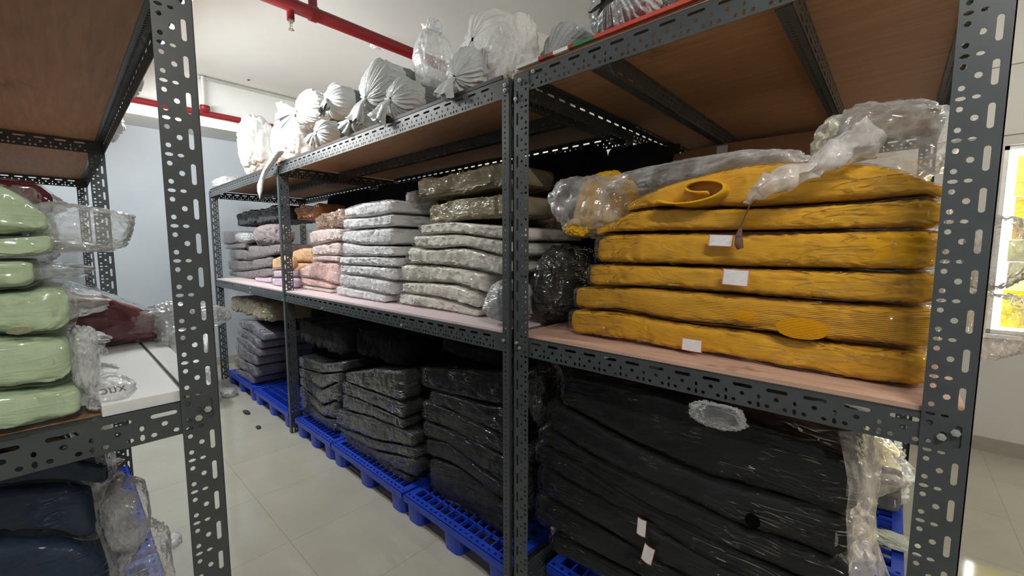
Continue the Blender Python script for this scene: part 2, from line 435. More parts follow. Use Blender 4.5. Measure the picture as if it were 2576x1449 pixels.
def frame(o, ex, ey, ez):
    return Matrix(((ex[0], ey[0], ez[0], o[0]), (ex[1], ey[1], ez[1], o[1]), (ex[2], ey[2], ez[2], o[2]), (0, 0, 0, 1)))
def angle(parent, name, length, o, wide, narrow, run, flip=False):
    """corner line starts at o and runs along `run`; the wide flange goes along `wide`, the narrow one along `narrow`"""
    w, n, r = Vector(wide), Vector(narrow), Vector(run)
    if w.cross(n).dot(r) < 0:       # left-handed: use the mirrored rolling
        return link(name, angle_mesh(length, True), parent, mw=frame(o, -w, n, r))
    return link(name, angle_mesh(length), parent, mw=frame(o, w, n, r))
def bolt(parent, p, n):
    n = Vector(n).normalized(); p = Vector(p)
    vs, fs = [], []
    tube_geo(vs, fs, [p, p+n*0.006], 0.0085, 6); tube_geo(vs, fs, [p+n*0.006, p+n*0.012], 0.0045, 8)
    return link('bolt', mesh('bolt', vs, fs), parent, mat=M['bolt'])

X, Y, Z = (1, 0, 0), (0, 1, 0), (0, 0, 1)
nX, nY, nZ = (-1, 0, 0), (0, -1, 0), (0, 0, -1)
ZL, ZU, HT = 1.257, 2.330, 2.325
PEN = 0.004

# ------------------------------------------------------------------ the racks
# long rack, two bays, its wide post flanges at right angles to the aisle
AX = [-6.135, -3.846, -1.209]; AD = 1.10
rackA = tag(empty('storage_rack', (AX[2], 0, 0)), 'long dark grey slotted-angle rack with pale pink lower boards, stretching to the far wall', 'rack')
def shift(p, root): return (p[0]-root.location.x, p[1]-root.location.y, p[2]-root.location.z)
for x in AX:
    angle(rackA, 'post', HT, shift((x, 0, 0), rackA), Y, nX, Z)
    angle(rackA, 'post', HT, shift((x, AD, 0), rackA), nY, nX, Z)
    for zt in (ZL, ZU-0.006):       # end beams, front to back
        angle(rackA, 'end_beam', AD-0.02, shift((x-0.045, AD-0.01, zt), rackA), nZ, X if x > -6 else X, nY)
for i in (0, 1):
    x0, x1 = AX[i]+0.002, AX[i+1]-0.042
    for zt in (ZL, ZU):
        angle(rackA, 'front_beam', x1-x0, shift((x0, PEN, zt), rackA), nZ, Y, X)
        angle(rackA, 'rear_beam', x1-x0, shift((x1, AD-PEN, zt), rackA), nZ, nY, nX)
        angle(rackA, 'stiffener', x1-x0, shift((x0, 0.52, zt-0.082), rackA), Z, nY, X)
        b = boxes('board', [((x0, 0.012, zt+0.001), (x1, AD-0.012, zt+0.013))])
        o = link('shelf_board', b, rackA, shift((0, 0, 0), rackA), M['pinkboard'] if zt == ZL else M['ply'])
        if zt == ZL: o['label'] = 'pale pink shelf board'
        else: link('board_edging', boxes('edging', [((x0, 0.002, zt+0.0005), (x1, 0.0115, zt+0.016))]), rackA, shift((0, 0, 0), rackA), M['dark'])
    angle(rackA, 'floor_rail', x1-x0, shift((x0, 0.18, 0.05), rackA), Y, nZ, X)
for px, py in ((1271.5, 215), (1271.5, 228), (1267.5, 856)):
    bolt(rackA, shift(at(px, py, y=-0.001), rackA), nY)
for px, py in ((630, 724.5), (630, 735), (713, 754.5), (812, 775.5), (1011, 818)):
    bolt(rackA, shift(at(px, py, y=0.003), rackA), nY)

# short deep rack, wide flanges to the aisle
BX = (-1.183, 0.145); BD = 2.40
rackB = tag(empty('storage_rack', (BX[0], 0, 0)), 'deep dark grey slotted-angle rack holding the mustard yellow and black rolls', 'rack')
angle(rackB, 'post', HT, shift((BX[0], 0, 0), rackB), X, Y, Z)
angle(rackB, 'post', HT, shift((BX[1], 0, 0), rackB), nX, Y, Z)
angle(rackB, 'post', HT, shift((BX[0], BD, 0), rackB), X, nY, Z)
angle(rackB, 'post', HT, shift((BX[1], BD, 0), rackB), nX, nY, Z)
angle(rackB, 'post', HT, shift((BX[0], 1.56, 0), rackB), X, nY, Z)
for zt in (ZL, ZU):
    x0, x1 = BX[0]+0.004, BX[1]-0.004
    angle(rackB, 'front_beam', x1-x0, shift((x0, PEN, zt), rackB), nZ, Y, X)
    angle(rackB, 'rear_beam', x1-x0, shift((x1, BD-PEN, zt), rackB), nZ, nY, nX)
    angle(rackB, 'end_beam', BD-0.02, shift((BX[0]+0.006, BD-0.01, zt-0.003), rackB), nZ, X, nY)
    angle(rackB, 'end_beam', BD-0.02, shift((BX[1]-0.006, 0.01, zt-0.003), rackB), nZ, nX, Y)
    for xc in ((-0.787, -0.234) if zt == ZU else (-0.60,)):
        angle(rackB, 'cross_beam', BD-0.03, shift((xc, BD-0.015, zt-0.082), rackB), Z, nX, nY)
    o = link('shelf_board', boxes('board', [((x0+0.004, 0.010, zt+0.001), (x1-0.004, BD-0.012, zt+0.013))]), rackB, shift((0, 0, 0), rackB), M['ply'] if zt == ZU else M['plypink'])
angle(rackB, 'floor_rail', 1.31, shift((BX[0]+0.008, 0.07, 0.05), rackB), nZ, Y, X)
angle(rackB, 'floor_rail', 1.0, shift((BX[0]+0.008, 0.06, 0.09), rackB), Z, X, Y)
for px, py in ((1309, 203), (1298.5, 250), (1300.5, 862), (1308.5, 875), (2441-73, 1098), (2404, 1088)):
    bolt(rackB, shift(at(px, py, y=-0.001), rackB), nY)
bolt(rackB, shift(at(1342, 180.5, y=0.003), rackB), nY)

# near rack on the other side of the aisle
CX, CY, CD = -1.29, -1.036, 1.25
rackC = tag(empty('storage_rack', (CX, CY, 0)), 'dark grey slotted-angle rack across the aisle, loaded with pale green bundles', 'rack')
CP = [-1.29, -3.90, -6.10]
for x in CP:
    angle(rackC, 'post', HT, shift((x, CY, 0), rackC), nY, nX, Z)
    angle(rackC, 'post', HT, shift((x, CY-CD, 0), rackC), Y, nX, Z)
    for zt in (ZL, ZU):
        angle(rackC, 'end_beam', CD-0.01, shift((x-PEN, CY-CD+0.005, zt-0.012 if zt == ZL else zt), rackC), nZ, nX, Y)
for i in (0, 1):
    x0, x1 = CP[i+1]+0.002, CP[i]-0.042
    for zt in (ZL-0.012, ZU):
        angle(rackC, 'front_beam', x1-x0, shift((x1, CY-PEN, zt), rackC), nZ, nY, nX)
        angle(rackC, 'rear_beam', x1-x0, shift((x0, CY-CD+PEN, zt), rackC), nZ, Y, X)
        zb_ = zt-0.015 if zt < 2 else zt+0.001
        o = link('shelf_board', boxes('board', [((x0-0.03, CY-CD+0.01, zb_), (x1+0.03 if i or zt > 2 else x1-0.02, CY-0.012, zb_+0.012))]), rackC, shift((0, 0, 0), rackC), M['ply'])
for px, py in ((490+9, 1050), (522, 1028)):
    bolt(rackC, shift(at(px, py, x=CX+0.001), rackC), X)

# ------------------------------------------------------------------ pallets
def pallet(x0, x1, y0, y1, label, group='blue pallets', flip=False):
    w, d, h = x1-x0, y1-y0, 0.148
    root = tag(empty('plastic_pallet', ((x0+x1)/2, y0, 0)), label, 'pallet', group)
    vs, fs = [], []
    zt, zb = h, h-0.022
    def bx(a, b, c, e, z0=zb, z1=zt): box_geo(vs, fs, (a-w/2, c, z0), (b-w/2, e, z1))
    e = 0.05
    # rim with round holes along the front edge
    hp = [ngon(0.026, 0.0212+0.0424*k, 0.008, 0.010, 8) for k in range(2)]
    cv, cf, rim = cell(e, hp)
    n = max(1, int(w/PITCH_H)); sx = w/(n*PITCH_H)
    for yo in (0, d-e):
        for k in range(n):
            b = len(vs)
            for zz in (zt, zb): vs.extend([((l+k*PITCH_H)*sx-w/2, yo+wd, zz) for wd, l in cv])
            m = len(cv)
            for f in cf: fs.append(tuple(b+i for i in reversed(f))); fs.append(tuple(b+m+i for i in f))
            for a, c in rim: fs.append((b+a, b+m+a, b+m+c, b+c))
    bx(0, w, -0.002, 0.004, h-0.04); bx(0, w, d-0.004, d+0.002, h-0.04)
    bx(0, 0.045, e, d-e); bx(w-0.045, w, e, d-e)
    nx = int(w/0.062)
    for k in range(1, nx):
        xx = 0.045+(w-0.09)*k/nx; bx(xx-0.004, xx+0.004, e, d-e)
    ny = int(d/0.07)
    for k in range(1, ny):
        yy = e+(d-2*e)*k/ny; bx(0.045, w-0.045, yy-0.004, yy+0.004)
    for yy in (d/2-0.05, d/2+0.05): bx(0.045, w-0.045, yy-0.012, yy+0.012)
    me = mesh('deck', vs, fs)
    bm = bmesh.new(); bm.from_mesh(me); bmesh.ops.recalc_face_normals(bm, faces=bm.faces); bm.to_mesh(me); bm.free()
    link('deck', me, root, mat=M['blue'])
    foot = None
    for fx in (0.078, w/2, w-0.078):
        for fy in (0.072, d/2, d-0.072):
            if foot is None:
                # a hollow cup: rounded outer wall tapering to the floor
                bm = bmesh.new()
                loops = []
                for z, k in ((zb, 1.0), (0.0, 0.90)):
                    r = []
                    for q in range(20):
                        a = 2*PI*q/20; c, s = math.cos(a), math.sin(a)
                        r.append(bm.verts.new((0.076*k*math.copysign(abs(c)**0.55, c), 0.07*k*math.copysign(abs(s)**0.55, s), z)))
                    loops.append(r)
                for q in range(20): bm.faces.new((loops[0][q], loops[1][q], loops[1][(q+1) % 20], loops[0][(q+1) % 20]))
                bm.faces.new(loops[1]); bmesh.ops.recalc_face_normals(bm, faces=bm.faces)
                foot = bpy.data.meshes.new('foot'); bm.to_mesh(foot); bm.free(); foot.materials.append(M['blue'])
            link('foot', foot, root, (fx-w/2, fy, 0))
    return root
for a, b, l in ((-5.95, -4.97, 'blue plastic pallet at the far end, under the slate purple bundles'),
                (-4.94, -3.96, 'blue plastic pallet with bare deck, just beyond the slim post'),
                (-3.80, -3.10, 'narrow blue plastic pallet beside the slim post, under the left black stack'),
                (-3.085, -2.125, 'blue plastic pallet under the middle charcoal stack'),
                (-2.10, -1.24, 'blue plastic pallet under the black stack beside the centre posts')):
    pallet(a, b, 0.02, 0.98, l)
pallet(-1.12, -0.02, 0.16, 1.14, 'blue plastic pallet under the long black rolls')
pallet(-1.10, 0.12, 1.18, 2.30, 'blue plastic pallet with a rag on it, behind the long black rolls')
pallet(-3.80, -2.62, -2.05, -1.065, 'blue plastic pallet across the aisle, under the far side of the navy bundles')
pallet(-2.58, -1.40, -2.05, -1.065, 'blue plastic pallet across the aisle, under the navy bundles by the end post')

# ------------------------------------------------------------------ bundles
def rnd(seed): return random.Random(seed)

def bundle_mesh(top, bot, x0, x1, depth, seed, amp=0.010, nx=64, front=0.0, re=None, diag=0.6, film=False):
    """a soft folded bundle: top(x), bot(x) give its height limits, y runs 0 (front) .. depth; returns verts, faces"""
    r = rnd(seed); off = Vector((r.uniform(-50, 50), r.uniform(-50, 50), r.uniform(-50, 50)))
    L = x1-x0
    nf, ntp, nb = 22, 10, 5
    nx = int(max(30, min(170, L/0.0085)))
    if film: nx = int(max(24, min(110, L/0.012)))
    us = [0.5-0.5*math.cos(PI*k/nx) for k in range(nx+1)]
    us = [0.45*u+0.55*k/nx for k, u in enumerate(us)]
    vs, fs = [], []
    cd, sd = math.cos(diag), math.sin(diag)
    for u in us:
        x = x0+L*u
        zt, zb = top(x), bot(x); h = max(zt-zb, 0.02); zc = (zt+zb)/2
        e_r = re if re else min(0.5*h, 0.06)
        s = min(1.0, min(u, 1-u)*L/e_r); e = max(0.0, 1-(1-s)**2.6)**(1/2.6)
        hh = h*(0.48+0.52*e)*0.5
        y0 = front*0 + (1-e)*e_r*0.75 + 0.010*noise.noise(Vector((x*4, seed*1.7, 0)))+0.010
        y1 = depth-(1-e)*e_r*0.6
        rc = min(hh*0.8, 0.045)
        ring = []
        for k in range(nf+1):
            a = PI/2+PI*k/nf            # top -> front -> bottom
            ca, sa = math.cos(a), math.sin(a)
            ring.append((y0+rc-rc*abs(ca)**0.7, zc+hh*math.copysign(abs(sa)**0.36, sa)))
        for k in range(1, ntp+1): ring.append((y0+rc+(y1-rc-(y0+rc))*k/ntp, zc-hh))
        for k in range(1, nb): 
            a = -PI/2+PI*k/nb
            ring.append((y1-rc+rc*math.cos(a), zc+hh*math.copysign(abs(math.sin(a))**0.62, math.sin(a))))
        for k in range(ntp): ring.append((y1-rc+(y0+rc-(y1-rc))*k/ntp, zc+hh))
        for (y, z) in ring:
            q = Vector((x, y, z))
            n2 = noise.noise(Vector((x*6, y*5, z*8))+off*1.3)
            ph = 0.55*n2
            c_, s_ = cd-sd*ph, sd+cd*ph
            w = Vector(((x*c_-z*s_)*15, y*7, (x*s_+z*c_)*4.5))+off
            n1 = noise.noise(w); n3 = noise.noise(w*2.3)
            cre = max(0.0, 1-abs(n1)*3.4)**1.5; cre2 = max(0.0, 1-abs(n3)*3.0)
            if film:
                w = Vector(((x*c_-z*s_)*9, y*5, (x*s_+z*c_)*2.6))+off; n1 = noise.noise(w)
                cre = max(0.0, 1-abs(n1)*4.2)**1.3
                d = amp*((1-cre)*(0.75+0.4*n2)+0.35*n1)
            else: d = amp*(0.55*(0.5+0.5*n2)+0.85*(1-cre)*(0.55+0.45*n2)+0.30*(1-cre2)+0.25*n1)
            cy = min(max(y, y0+rc*1.2), y1-rc)
            dv = Vector((0, cy-y, (zc-z)*(0.30 if y > y0+rc*0.6 else 0.45))); dl = dv.length
            if dl > 1e-6: q += dv*(min(d, dl*0.8)/max(dl, rc*0.8))
            vs.append(q)
    n = nf+1+ntp+(nb-1)+ntp
    for i in range(nx):
        for k in range(n):
            k2 = (k+1) % n
            fs.append((i*n+k, i*n+k2, (i+1)*n+k2, (i+1)*n+k))
    for i, rev in ((0, True), (nx, False)):
        c = Vector((0, 0, 0))
        for k in range(n): c += vs[i*n+k]
        c /= n; ci = len(vs); vs.append(c)
        for k in range(n):
            k2 = (k+1) % n
            fs.append((ci, i*n+k2, i*n+k) if rev else (ci, i*n+k, i*n+k2))
    return vs, fs

def fn(poly):
    xs = np.array([p[0] for p in poly]); zs = np.array([p[1] for p in poly])
    o = np.argsort(xs); xs, zs = xs[o], zs[o]
    if len(xs) == 1: return lambda x: float(zs[0])
    g = np.linspace(xs[0], xs[-1], 61); v = np.interp(g, xs, zs)
    k = np.hanning(15); k /= k.sum()
    v = np.convolve(np.pad(v, 7, mode='edge'), k, 'valid')
    return lambda x: float(np.interp(x, g, v))

def film_end_mesh(yc, zc, a, b, length, side, seed, pinch=0.4, droop=0.06, flare=0.0, n=36, m=14):
    """loose sleeve end: starts as the bundle's end section, gathers and ruffles outward along x"""
    r = rnd(seed); off = Vector((r.uniform(-50, 50), 0, r.uniform(-50, 50)))
    vs, fs = [], []
    for i in range(m+1):
        t = i/m
        k = 1.02*(1-(1-pinch)*t**1.2) + flare*max(0, t-0.6)
        for q in range(n):
            an = 2*PI*q/n; c, s = math.cos(an), math.sin(an)
            y = a*k*math.copysign(abs(c)**0.6, c); z = b*k*math.copysign(abs(s)**0.6, s)
            w = Vector((t*4, c*2.2, s*2.2))+off
            j = noise.noise(w*1.7)*0.5+noise.noise(w*4.1)*0.3
            ple = 0.22*t*math.sin(9*an+3*noise.noise(Vector((t*2, 0, seed))))
            f = min(1.08, 0.94+0.45*t*j+ple*t)
            x = side*(length*t*(1+0.35*noise.noise(Vector((c*2, s*2, seed*0.3))))-0.02)
            vs.append((x, yc+y*f, zc+z*f-droop*length*t*t))
    for i in range(m):
        for q in range(n):
            q2 = (q+1) % n
            f = (i*n+q, i*n+q2, (i+1)*n+q2, (i+1)*n+q)
            fs.append(f if side > 0 else tuple(reversed(f)))
    return mesh('film_end', vs, fs)

class Stack:
    """a pile of bundles; bounds are the creases between them traced on the pile's front plane, top first"""
    def __init__(s, bounds, front, depth, mats, labels, group, cat='fabric bundle', name='fabric_bundle', amp=0.010, floor=None, axis='y', xr=None, ends=(), seed=0, fm='film', nx=64, gap=0.0018, depths=None, endlen=0.10, fronts=None, sleeve='sleeve', samp=0.0055):
        s.objs = []
        conv = []
        for b in bounds:
            pts = [at(px, py, **{axis: front}) for px, py in b]
            conv.append([((p.x if axis == 'y' else p.y), p.z) for p in pts])
        fns = [fn(c) for c in conv]
        if floor is not None: fns[-1] = lambda x: floor
        raw = list(fns); nb_ = len(raw); MINH = 0.034
        def mk(i):
            def f(x):
                v = raw[0](x)
                if floor is not None: v = max(v, floor+MINH*(nb_-1))
                for k in range(1, i+1):
                    v = min(v-MINH, raw[k](x)) if floor is None else max(min(v-MINH, raw[k](x)), floor+MINH*(nb_-1-k))
                return v
            return f
        fns = [mk(i) for i in range(nb_)]
        for i in range(len(bounds)-1):
            if xr and xr[i]:
                x0, x1 = [(p.x if axis == 'y' else p.y) for p in (at(*xr[i][0], **{axis: front}), at(*xr[i][1], **{axis: front}))]
            else:
                x0 = 0.5*(min(p[0] for p in conv[i])+min(p[0] for p in conv[i+1])); x1 = 0.5*(max(p[0] for p in conv[i])+max(p[0] for p in conv[i+1]))
            xm = (x0+x1)/2
            t, bo = fns[i], fns[i+1]
            def tp(x, t=t, bo=bo): return max(t(x)-gap, bo(x)+0.025)
            def bt(x, bo=bo): return bo(x)+gap*0.3
            sd = seed*37+i*11+3
            dp = depths[i] if depths else depth*(0.94+0.06*math.sin(sd))
            zb = min(bt(x0), bt(xm), bt(x1))
            fy = (fronts[i] if fronts else 0.0)
            ins = 0.006 if sleeve else 0.0
            vs, fs = bundle_mesh(lambda x: tp(x)-ins*0.3, lambda x: bt(x)+ins*0.3, x0+ins*2, x1-ins*2, dp-2*ins, sd, amp, nx)
            if ins: vs = [Vector((v[0], v[1]+ins, v[2])) for v in vs]
            mtx = (lambda v: (v[0]-xm, v[1], v[2]-zb)) 
            me = mesh(name, [mtx(v) for v in vs], fs)
            if axis == 'y': mw = Matrix.Translation((xm, front+fy, zb))
            else: mw = frame((front-fy, xm, zb), Y, nX, Z)
            o = link(name, me, None, mat=M[mats[i]], smooth=True, mw=mw)
            tag(o, labels[i], cat, group)
            if sleeve:
                vs, fs = bundle_mesh(tp, bt, x0, x1, dp, sd+500, samp, nx, film=True)
                link('plastic_sleeve', mesh('plastic_sleeve', [mtx(v) for v in vs], fs), o, (0, 0, 0), M[sleeve], smooth=True)
            s.objs.append(o)
            o['_h'] = tp(xm)-bt(xm)
            for side in ((ends[i] if ends and ends[i] else ())):
                xe = x1 if side > 0 else x0
                he = tp(xe-side*0.03)-bt(xe-side*0.03); zc = (tp(xe-side*0.03)+bt(xe-side*0.03))/2-zb
                fe = film_end_mesh(dp/2, zc, dp*0.47, he*0.42, endlen*(0.8+0.5*rnd(sd+side).random()), side, sd+side*5)
                c = link('plastic_end', fe, o, (xe-xm-side*0.02, 0, 0), M[fm], smooth=True)
                c['label'] = 'loose clear film end'
        for o in s.objs:
            if '_h' in o: del o['_h']

def z5(pts): return [(540+a/1.988, 720+b/1.988) for a, b in pts]     # photo crops the creases were traced on
def z4(pts): return [(520+a/3.1415, 400+b/3.1415) for a, b in pts]
def z6(pts): return [(520+a/5.5735, 480+b/5.5735) for a, b in pts]
def z8(pts): return [(1240+a/2.2207, 820+b/2.2207) for a, b in pts]
ORD = ['topmost', 'second from the top', 'third from the top', 'fourth from the top', 'fifth from the top', 'sixth from the top', 'seventh from the top', 'eighth from the top', 'ninth from the top']
def labs(pre, n, where, last='lowest'):
    return [f'{pre}, {ORD[i] if i < n-1 else last} {where}' for i in range(n)]

BOT = ZL+0.0145
# yellow pile
yb = [[(1500, 552), (1640, 468), (1750, 432), (1900, 398), (2080, 396), (2230, 400), (2330, 440), (2362, 480)],
      [(1486, 545), (1640, 518), (1900, 520), (2200, 500), (2365, 482)],
      [(1486, 585), (1640, 582), (1870, 580), (2352, 574)],
      [(1480, 662), (1850, 672), (2348, 684)],
      [(1462, 722), (1600, 722), (1700, 730), (1950, 750), (2336, 775)],
      [(1425, 778), (1560, 785), (1700, 815), (1860, 830), (2080, 865), (2328, 890)],
      [(1418, 856), (1700, 905), (2000, 945), (2316, 992)]]
xr = [((1560, 510), (2400, 470)), ((1484, 560), (2398, 520)), ((1482, 620), (2388, 630)), ((1464, 690), (2383, 730)), ((1428, 760), (2373, 830)), ((1416, 815), (2360, 940))]
yl = ['mustard yellow fabric roll with a twisted film tail, topmost of the yellow pile', 'mustard yellow roll in clear film just under the twisted film tail', 'mustard yellow roll with a white slip beside the hanging brown tag',
      'mustard yellow roll with a crumpled white slip, midway down the yellow pile', 'ribbed mustard yellow roll with torn film, second from the bottom of the yellow pile', 'mustard yellow roll with a white slip, lowest of the yellow pile']
YEL = Stack(yb, 0.115, 0.55, ['yellow', 'yellow', 'yellow', 'yellow', 'yellowrib', 'yellow'], yl, 'yellow rolls in the short rack', 'fabric roll', 'fabric_roll', 0.013, BOT, sleeve='sleeveyellow', xr=xr,
            ends=[(), (-1, 1), (-1, 1), (-1,), (-1,), (-1,)], seed=1, nx=110, endlen=0.07)

# black rolls under it
bb = [[(1398, 935), (1560, 968), (1740, 1010), (1900, 1065), (2100, 1140), (2190, 1185)],
      z8([(270, 400), (700, 640), (1200, 870), (1700, 1000), (1900, 1080), (2080, 1140)]),
      z8([(280, 580), (560, 760), (1000, 960), (1350, 1130), (1700, 1250), (1960, 1380)]),
      z8([(230, 650), (480, 800), (800, 1010), (1250, 1230), (1600, 1390)]),
      z8([(200, 760), (430, 900), (800, 1090), (1100, 1270), (1250, 1360)]),
      z8([(235, 950), (500, 1100), (800, 1270), (980, 1380)]),
      z8([(200, 1110), (560, 1300), (750, 1397)]),
      [(1390, 1400), (1500, 1455), (1700, 1560)]]
bxr = [((1396, 960), (2178, 1235)), ((1362, 1060), (2150, 1330)), ((1345, 1105), (2150, 1420)), ((1335, 1140), (2140, 1500)), ((1340, 1200), (2100, 1560)), ((1332, 1290), (2080, 1620)), ((1370, 1370), (2060, 1700))]
bl = ['black fabric roll in shiny film, topmost under the yellow pile’s shelf', 'black fabric roll, second from the top under the yellow pile’s shelf', 'black fabric roll with a round hole torn in its film',
      'black fabric roll lying between the torn-film roll and the roll with a slip', 'black fabric roll carrying the upper of two white slips', 'navy-black fabric roll carrying the lower of two white slips',
      'black fabric roll resting lowest on the blue pallet']
BLK = Stack(bb, 0.08, 0.55, ['black']*7, bl, 'black rolls in the short rack', 'fabric roll', 'fabric_roll', 0.010, None, xr=bxr,
            ends=[(1,), (-1, 1), (-1, 1), (-1,), (), (), (-1,)], seed=2, nx=110, fm='filmglow', endlen=0.09)

# cream bundles beside the centre posts
cb = [z4([(1640, 512), (1900, 486), (2335, 520), (2420, 530)]), z4([(1650, 600), (1950, 585), (2335, 640), (2420, 650)]), z4([(1590, 690), (1750, 712), (2000, 690), (2330, 780), (2400, 790)]),
      z4([(1540, 830), (1800, 838), (2080, 880), (2330, 935), (2400, 940)]), z4([(1480, 970), (1750, 980), (1950, 992), (2180, 1095)]), z4([(1510, 1060), (1750, 1090), (1950, 1150), (2110, 1200)]), z4([(1470, 1180), (1800, 1222), (2150, 1285)])]
cxr = [(z4([(1640, 560)])[0], z4([(2440, 600)])[0]), (z4([(1590, 640)])[0], z4([(2400, 720)])[0]), (z4([(1540, 780)])[0], z4([(2330, 860)])[0]), (z4([(1482, 900)])[0], z4([(2190, 1040)])[0]), (z4([(1505, 1010)])[0], z4([(2120, 1150)])[0]), (z4([(1475, 1120)])[0], z4([(2130, 1240)])[0])]
CRM = Stack(cb, 0.15, 0.62, ['cream']*6, labs('cream fabric bundle in clear film', 6, 'of the cream stack'), 'cream bundles', sleeve='sleevewhite', amp=0.022, floor=BOT, xr=cxr, seed=3, ends=[(-1,), (1,), (1,), (-1,), (1,), ()], endlen=0.05)
# white bundles
wb = [z4([(1050, 385), (1200, 338), (1430, 308)]), z4([(1040, 465), (1250, 455), (1440, 420)]), z4([(1030, 565), (1250, 545), (1450, 530)]), z4([(1030, 650), (1200, 680), (1430, 682)]), z4([(1020, 770), (1250, 768), (1470, 775)]),
      z4([(1010, 830), (1200, 842), (1450, 858)]), z4([(1030, 905), (1250, 930), (1470, 975)]), z4([(985, 1000), (1200, 1040), (1400, 1085)]), z4([(980, 1085), (1180, 1130), (1370, 1160)])]
WHT = Stack(wb, 0.12, 0.6, ['white_c']*8, labs('white fabric bundle in clear film', 8, 'of the neat white stack'), 'white bundles', sleeve='sleevewhite', amp=0.020, floor=BOT, seed=4, ends=[(), (1,), (), (), (1,), (1,), (), ()], endlen=0.04)
# pink bundles
pb = [z4([(800, 560), (930, 540), (1015, 545)]), z4([(770, 690), (900, 665), (1010, 645)]), z4([(800, 770), (900, 760), (1000, 765)]), z4([(700, 860), (830, 800), (1000, 815)]), z4([(700, 930), (850, 960), (960, 1000)]), z4([(720, 1000), (860, 1035), (960, 1065)]), z4([(735, 1035), (980, 1090)])]
pxr = [(z4([(770, 600)])[0], z4([(1022, 600)])[0]), (z4([(800, 720)])[0], z4([(1015, 720)])[0]), (z4([(800, 800)])[0], z4([(1010, 790)])[0]), (z4([(700, 880)])[0], z4([(1005, 900)])[0]), (z4([(700, 960)])[0], z4([(965, 1030)])[0]), (z4([(730, 1020)])[0], z4([(970, 1080)])[0])]
PNK = Stack(pb, 0.16, 0.5, ['pink', 'pink', 'pink', 'coral', 'coral', 'pink'], ['pale pink fabric bundle, topmost of the pink stack, under a brown one', 'pale pink fabric bundle, second from the top of the pink stack', 'thin pale pink bundle above the coral bundles',
      'coral pink fabric bundle, upper of two beside the white stack', 'coral pink fabric bundle, lower of two beside the white stack', 'pale pink fabric bundle, lowest of the pink stack'], 'pink bundles', sleeve='sleevewhite', amp=0.020, floor=BOT, xr=pxr, seed=5, nx=40)
# mauve bundles in the far bay
mb = [z6([(190, 560), (380, 560), (560, 600)]), z6([(230, 760), (400, 730), (560, 720)]), z6([(270, 820), (420, 810), (600, 850)]), z6([(290, 960), (450, 970), (600, 985)]), z6([(260, 1120), (450, 1130), (600, 1110)]), z6([(280, 1185), (450, 1220), (640, 1240)])]
mxr = [(z6([(185, 640)])[0], z6([(530, 650)])[0]), (z6([(235, 790)])[0], z6([(480, 790)])[0]), (z6([(275, 880)])[0], z6([(590, 920)])[0]), (z6([(255, 1060)])[0], z6([(575, 1050)])[0]), (z6([(275, 1160)])[0], z6([(620, 1180)])[0])]
MAU = Stack(mb, 0.22, 0.5, ['mauve']*5, labs('grey mauve bundle', 5, 'of the stack nearest the far wall'), 'mauve bundles', amp=0.022, floor=BOT, xr=mxr, seed=6, nx=40)
mb2 = [z6([(560, 760), (760, 760), (960, 740)]), z6([(600, 960), (780, 930), (1000, 870)]), z6([(600, 1110), (760, 1080), (870, 1080)]), z6([(640, 1200), (760, 1210), (880, 1190)])]
mxr2 = [(z6([(540, 880)])[0], z6([(985, 850)])[0]), (z6([(585, 1010)])[0], z6([(860, 990)])[0]), (z6([(630, 1140)])[0], z6([(880, 1130)])[0])]
MAU2 = Stack(mb2, 0.16, 0.45, ['mauve']*3, labs('grey mauve bundle', 3, 'of the stack against the slim post'), 'mauve bundles', amp=0.016, floor=None, xr=mxr2, seed=7, nx=40)
lb = [z6([(640, 1210), (760, 1218), (880, 1200)]), z6([(640, 1270), (760, 1285), (880, 1300)])]
Stack(lb, 0.16, 0.4, ['lilac'], ['small pale lilac bundle under the mauve stack, on the pink board'], 'lilac bundles', floor=BOT, seed=8, nx=30, xr=[(z6([(640, 1240)])[0], z6([(850, 1260)])[0])])
lb = [z6([(900, 940), (1000, 900), (1100, 920)]), z6([(880, 1115), (1000, 1110), (1100, 1110)]), z6([(860, 1220), (950, 1215), (1100, 1215)]), z6([(850, 1320), (1040, 1350), (1100, 1360)])]
Stack(lb, 0.10, 0.12, ['peach', 'lilac', 'lilac'], ['pale peach bundle squeezed behind the slim post, above two lilac ones', 'pale lilac bundle, upper of two behind the slim post', 'pale lilac bundle, lower of two behind the slim post'], 'lilac bundles', floor=BOT, seed=9, nx=34, depths=[0.12]*3,
      xr=[(z6([(870, 1010)])[0], z6([(1130, 1000)])[0]), (z6([(885, 1170)])[0], z6([(1140, 1170)])[0]), (z6([(865, 1270)])[0], z6([(1180, 1280)])[0])])
lb = [z6([(1180, 830), (1300, 790), (1430, 800)]), z6([(1190, 1000), (1280, 1000), (1400, 1010)]), z6([(1190, 1110), (1300, 1110), (1400, 1110)])]
Stack(lb, 0.26, 0.4, ['peach', 'peach'], ['peach orange bundle wedged between the slim post and the pink stack', 'peach orange bundle, lower one behind the coral bundles'], 'peach bundles', floor=BOT+0.12, seed=10, nx=34, xr=[(z6([(1150, 900)])[0], z6([(1440, 880)])[0]), (z6([(1160, 1060)])[0], z6([(1400, 1060)])[0])])

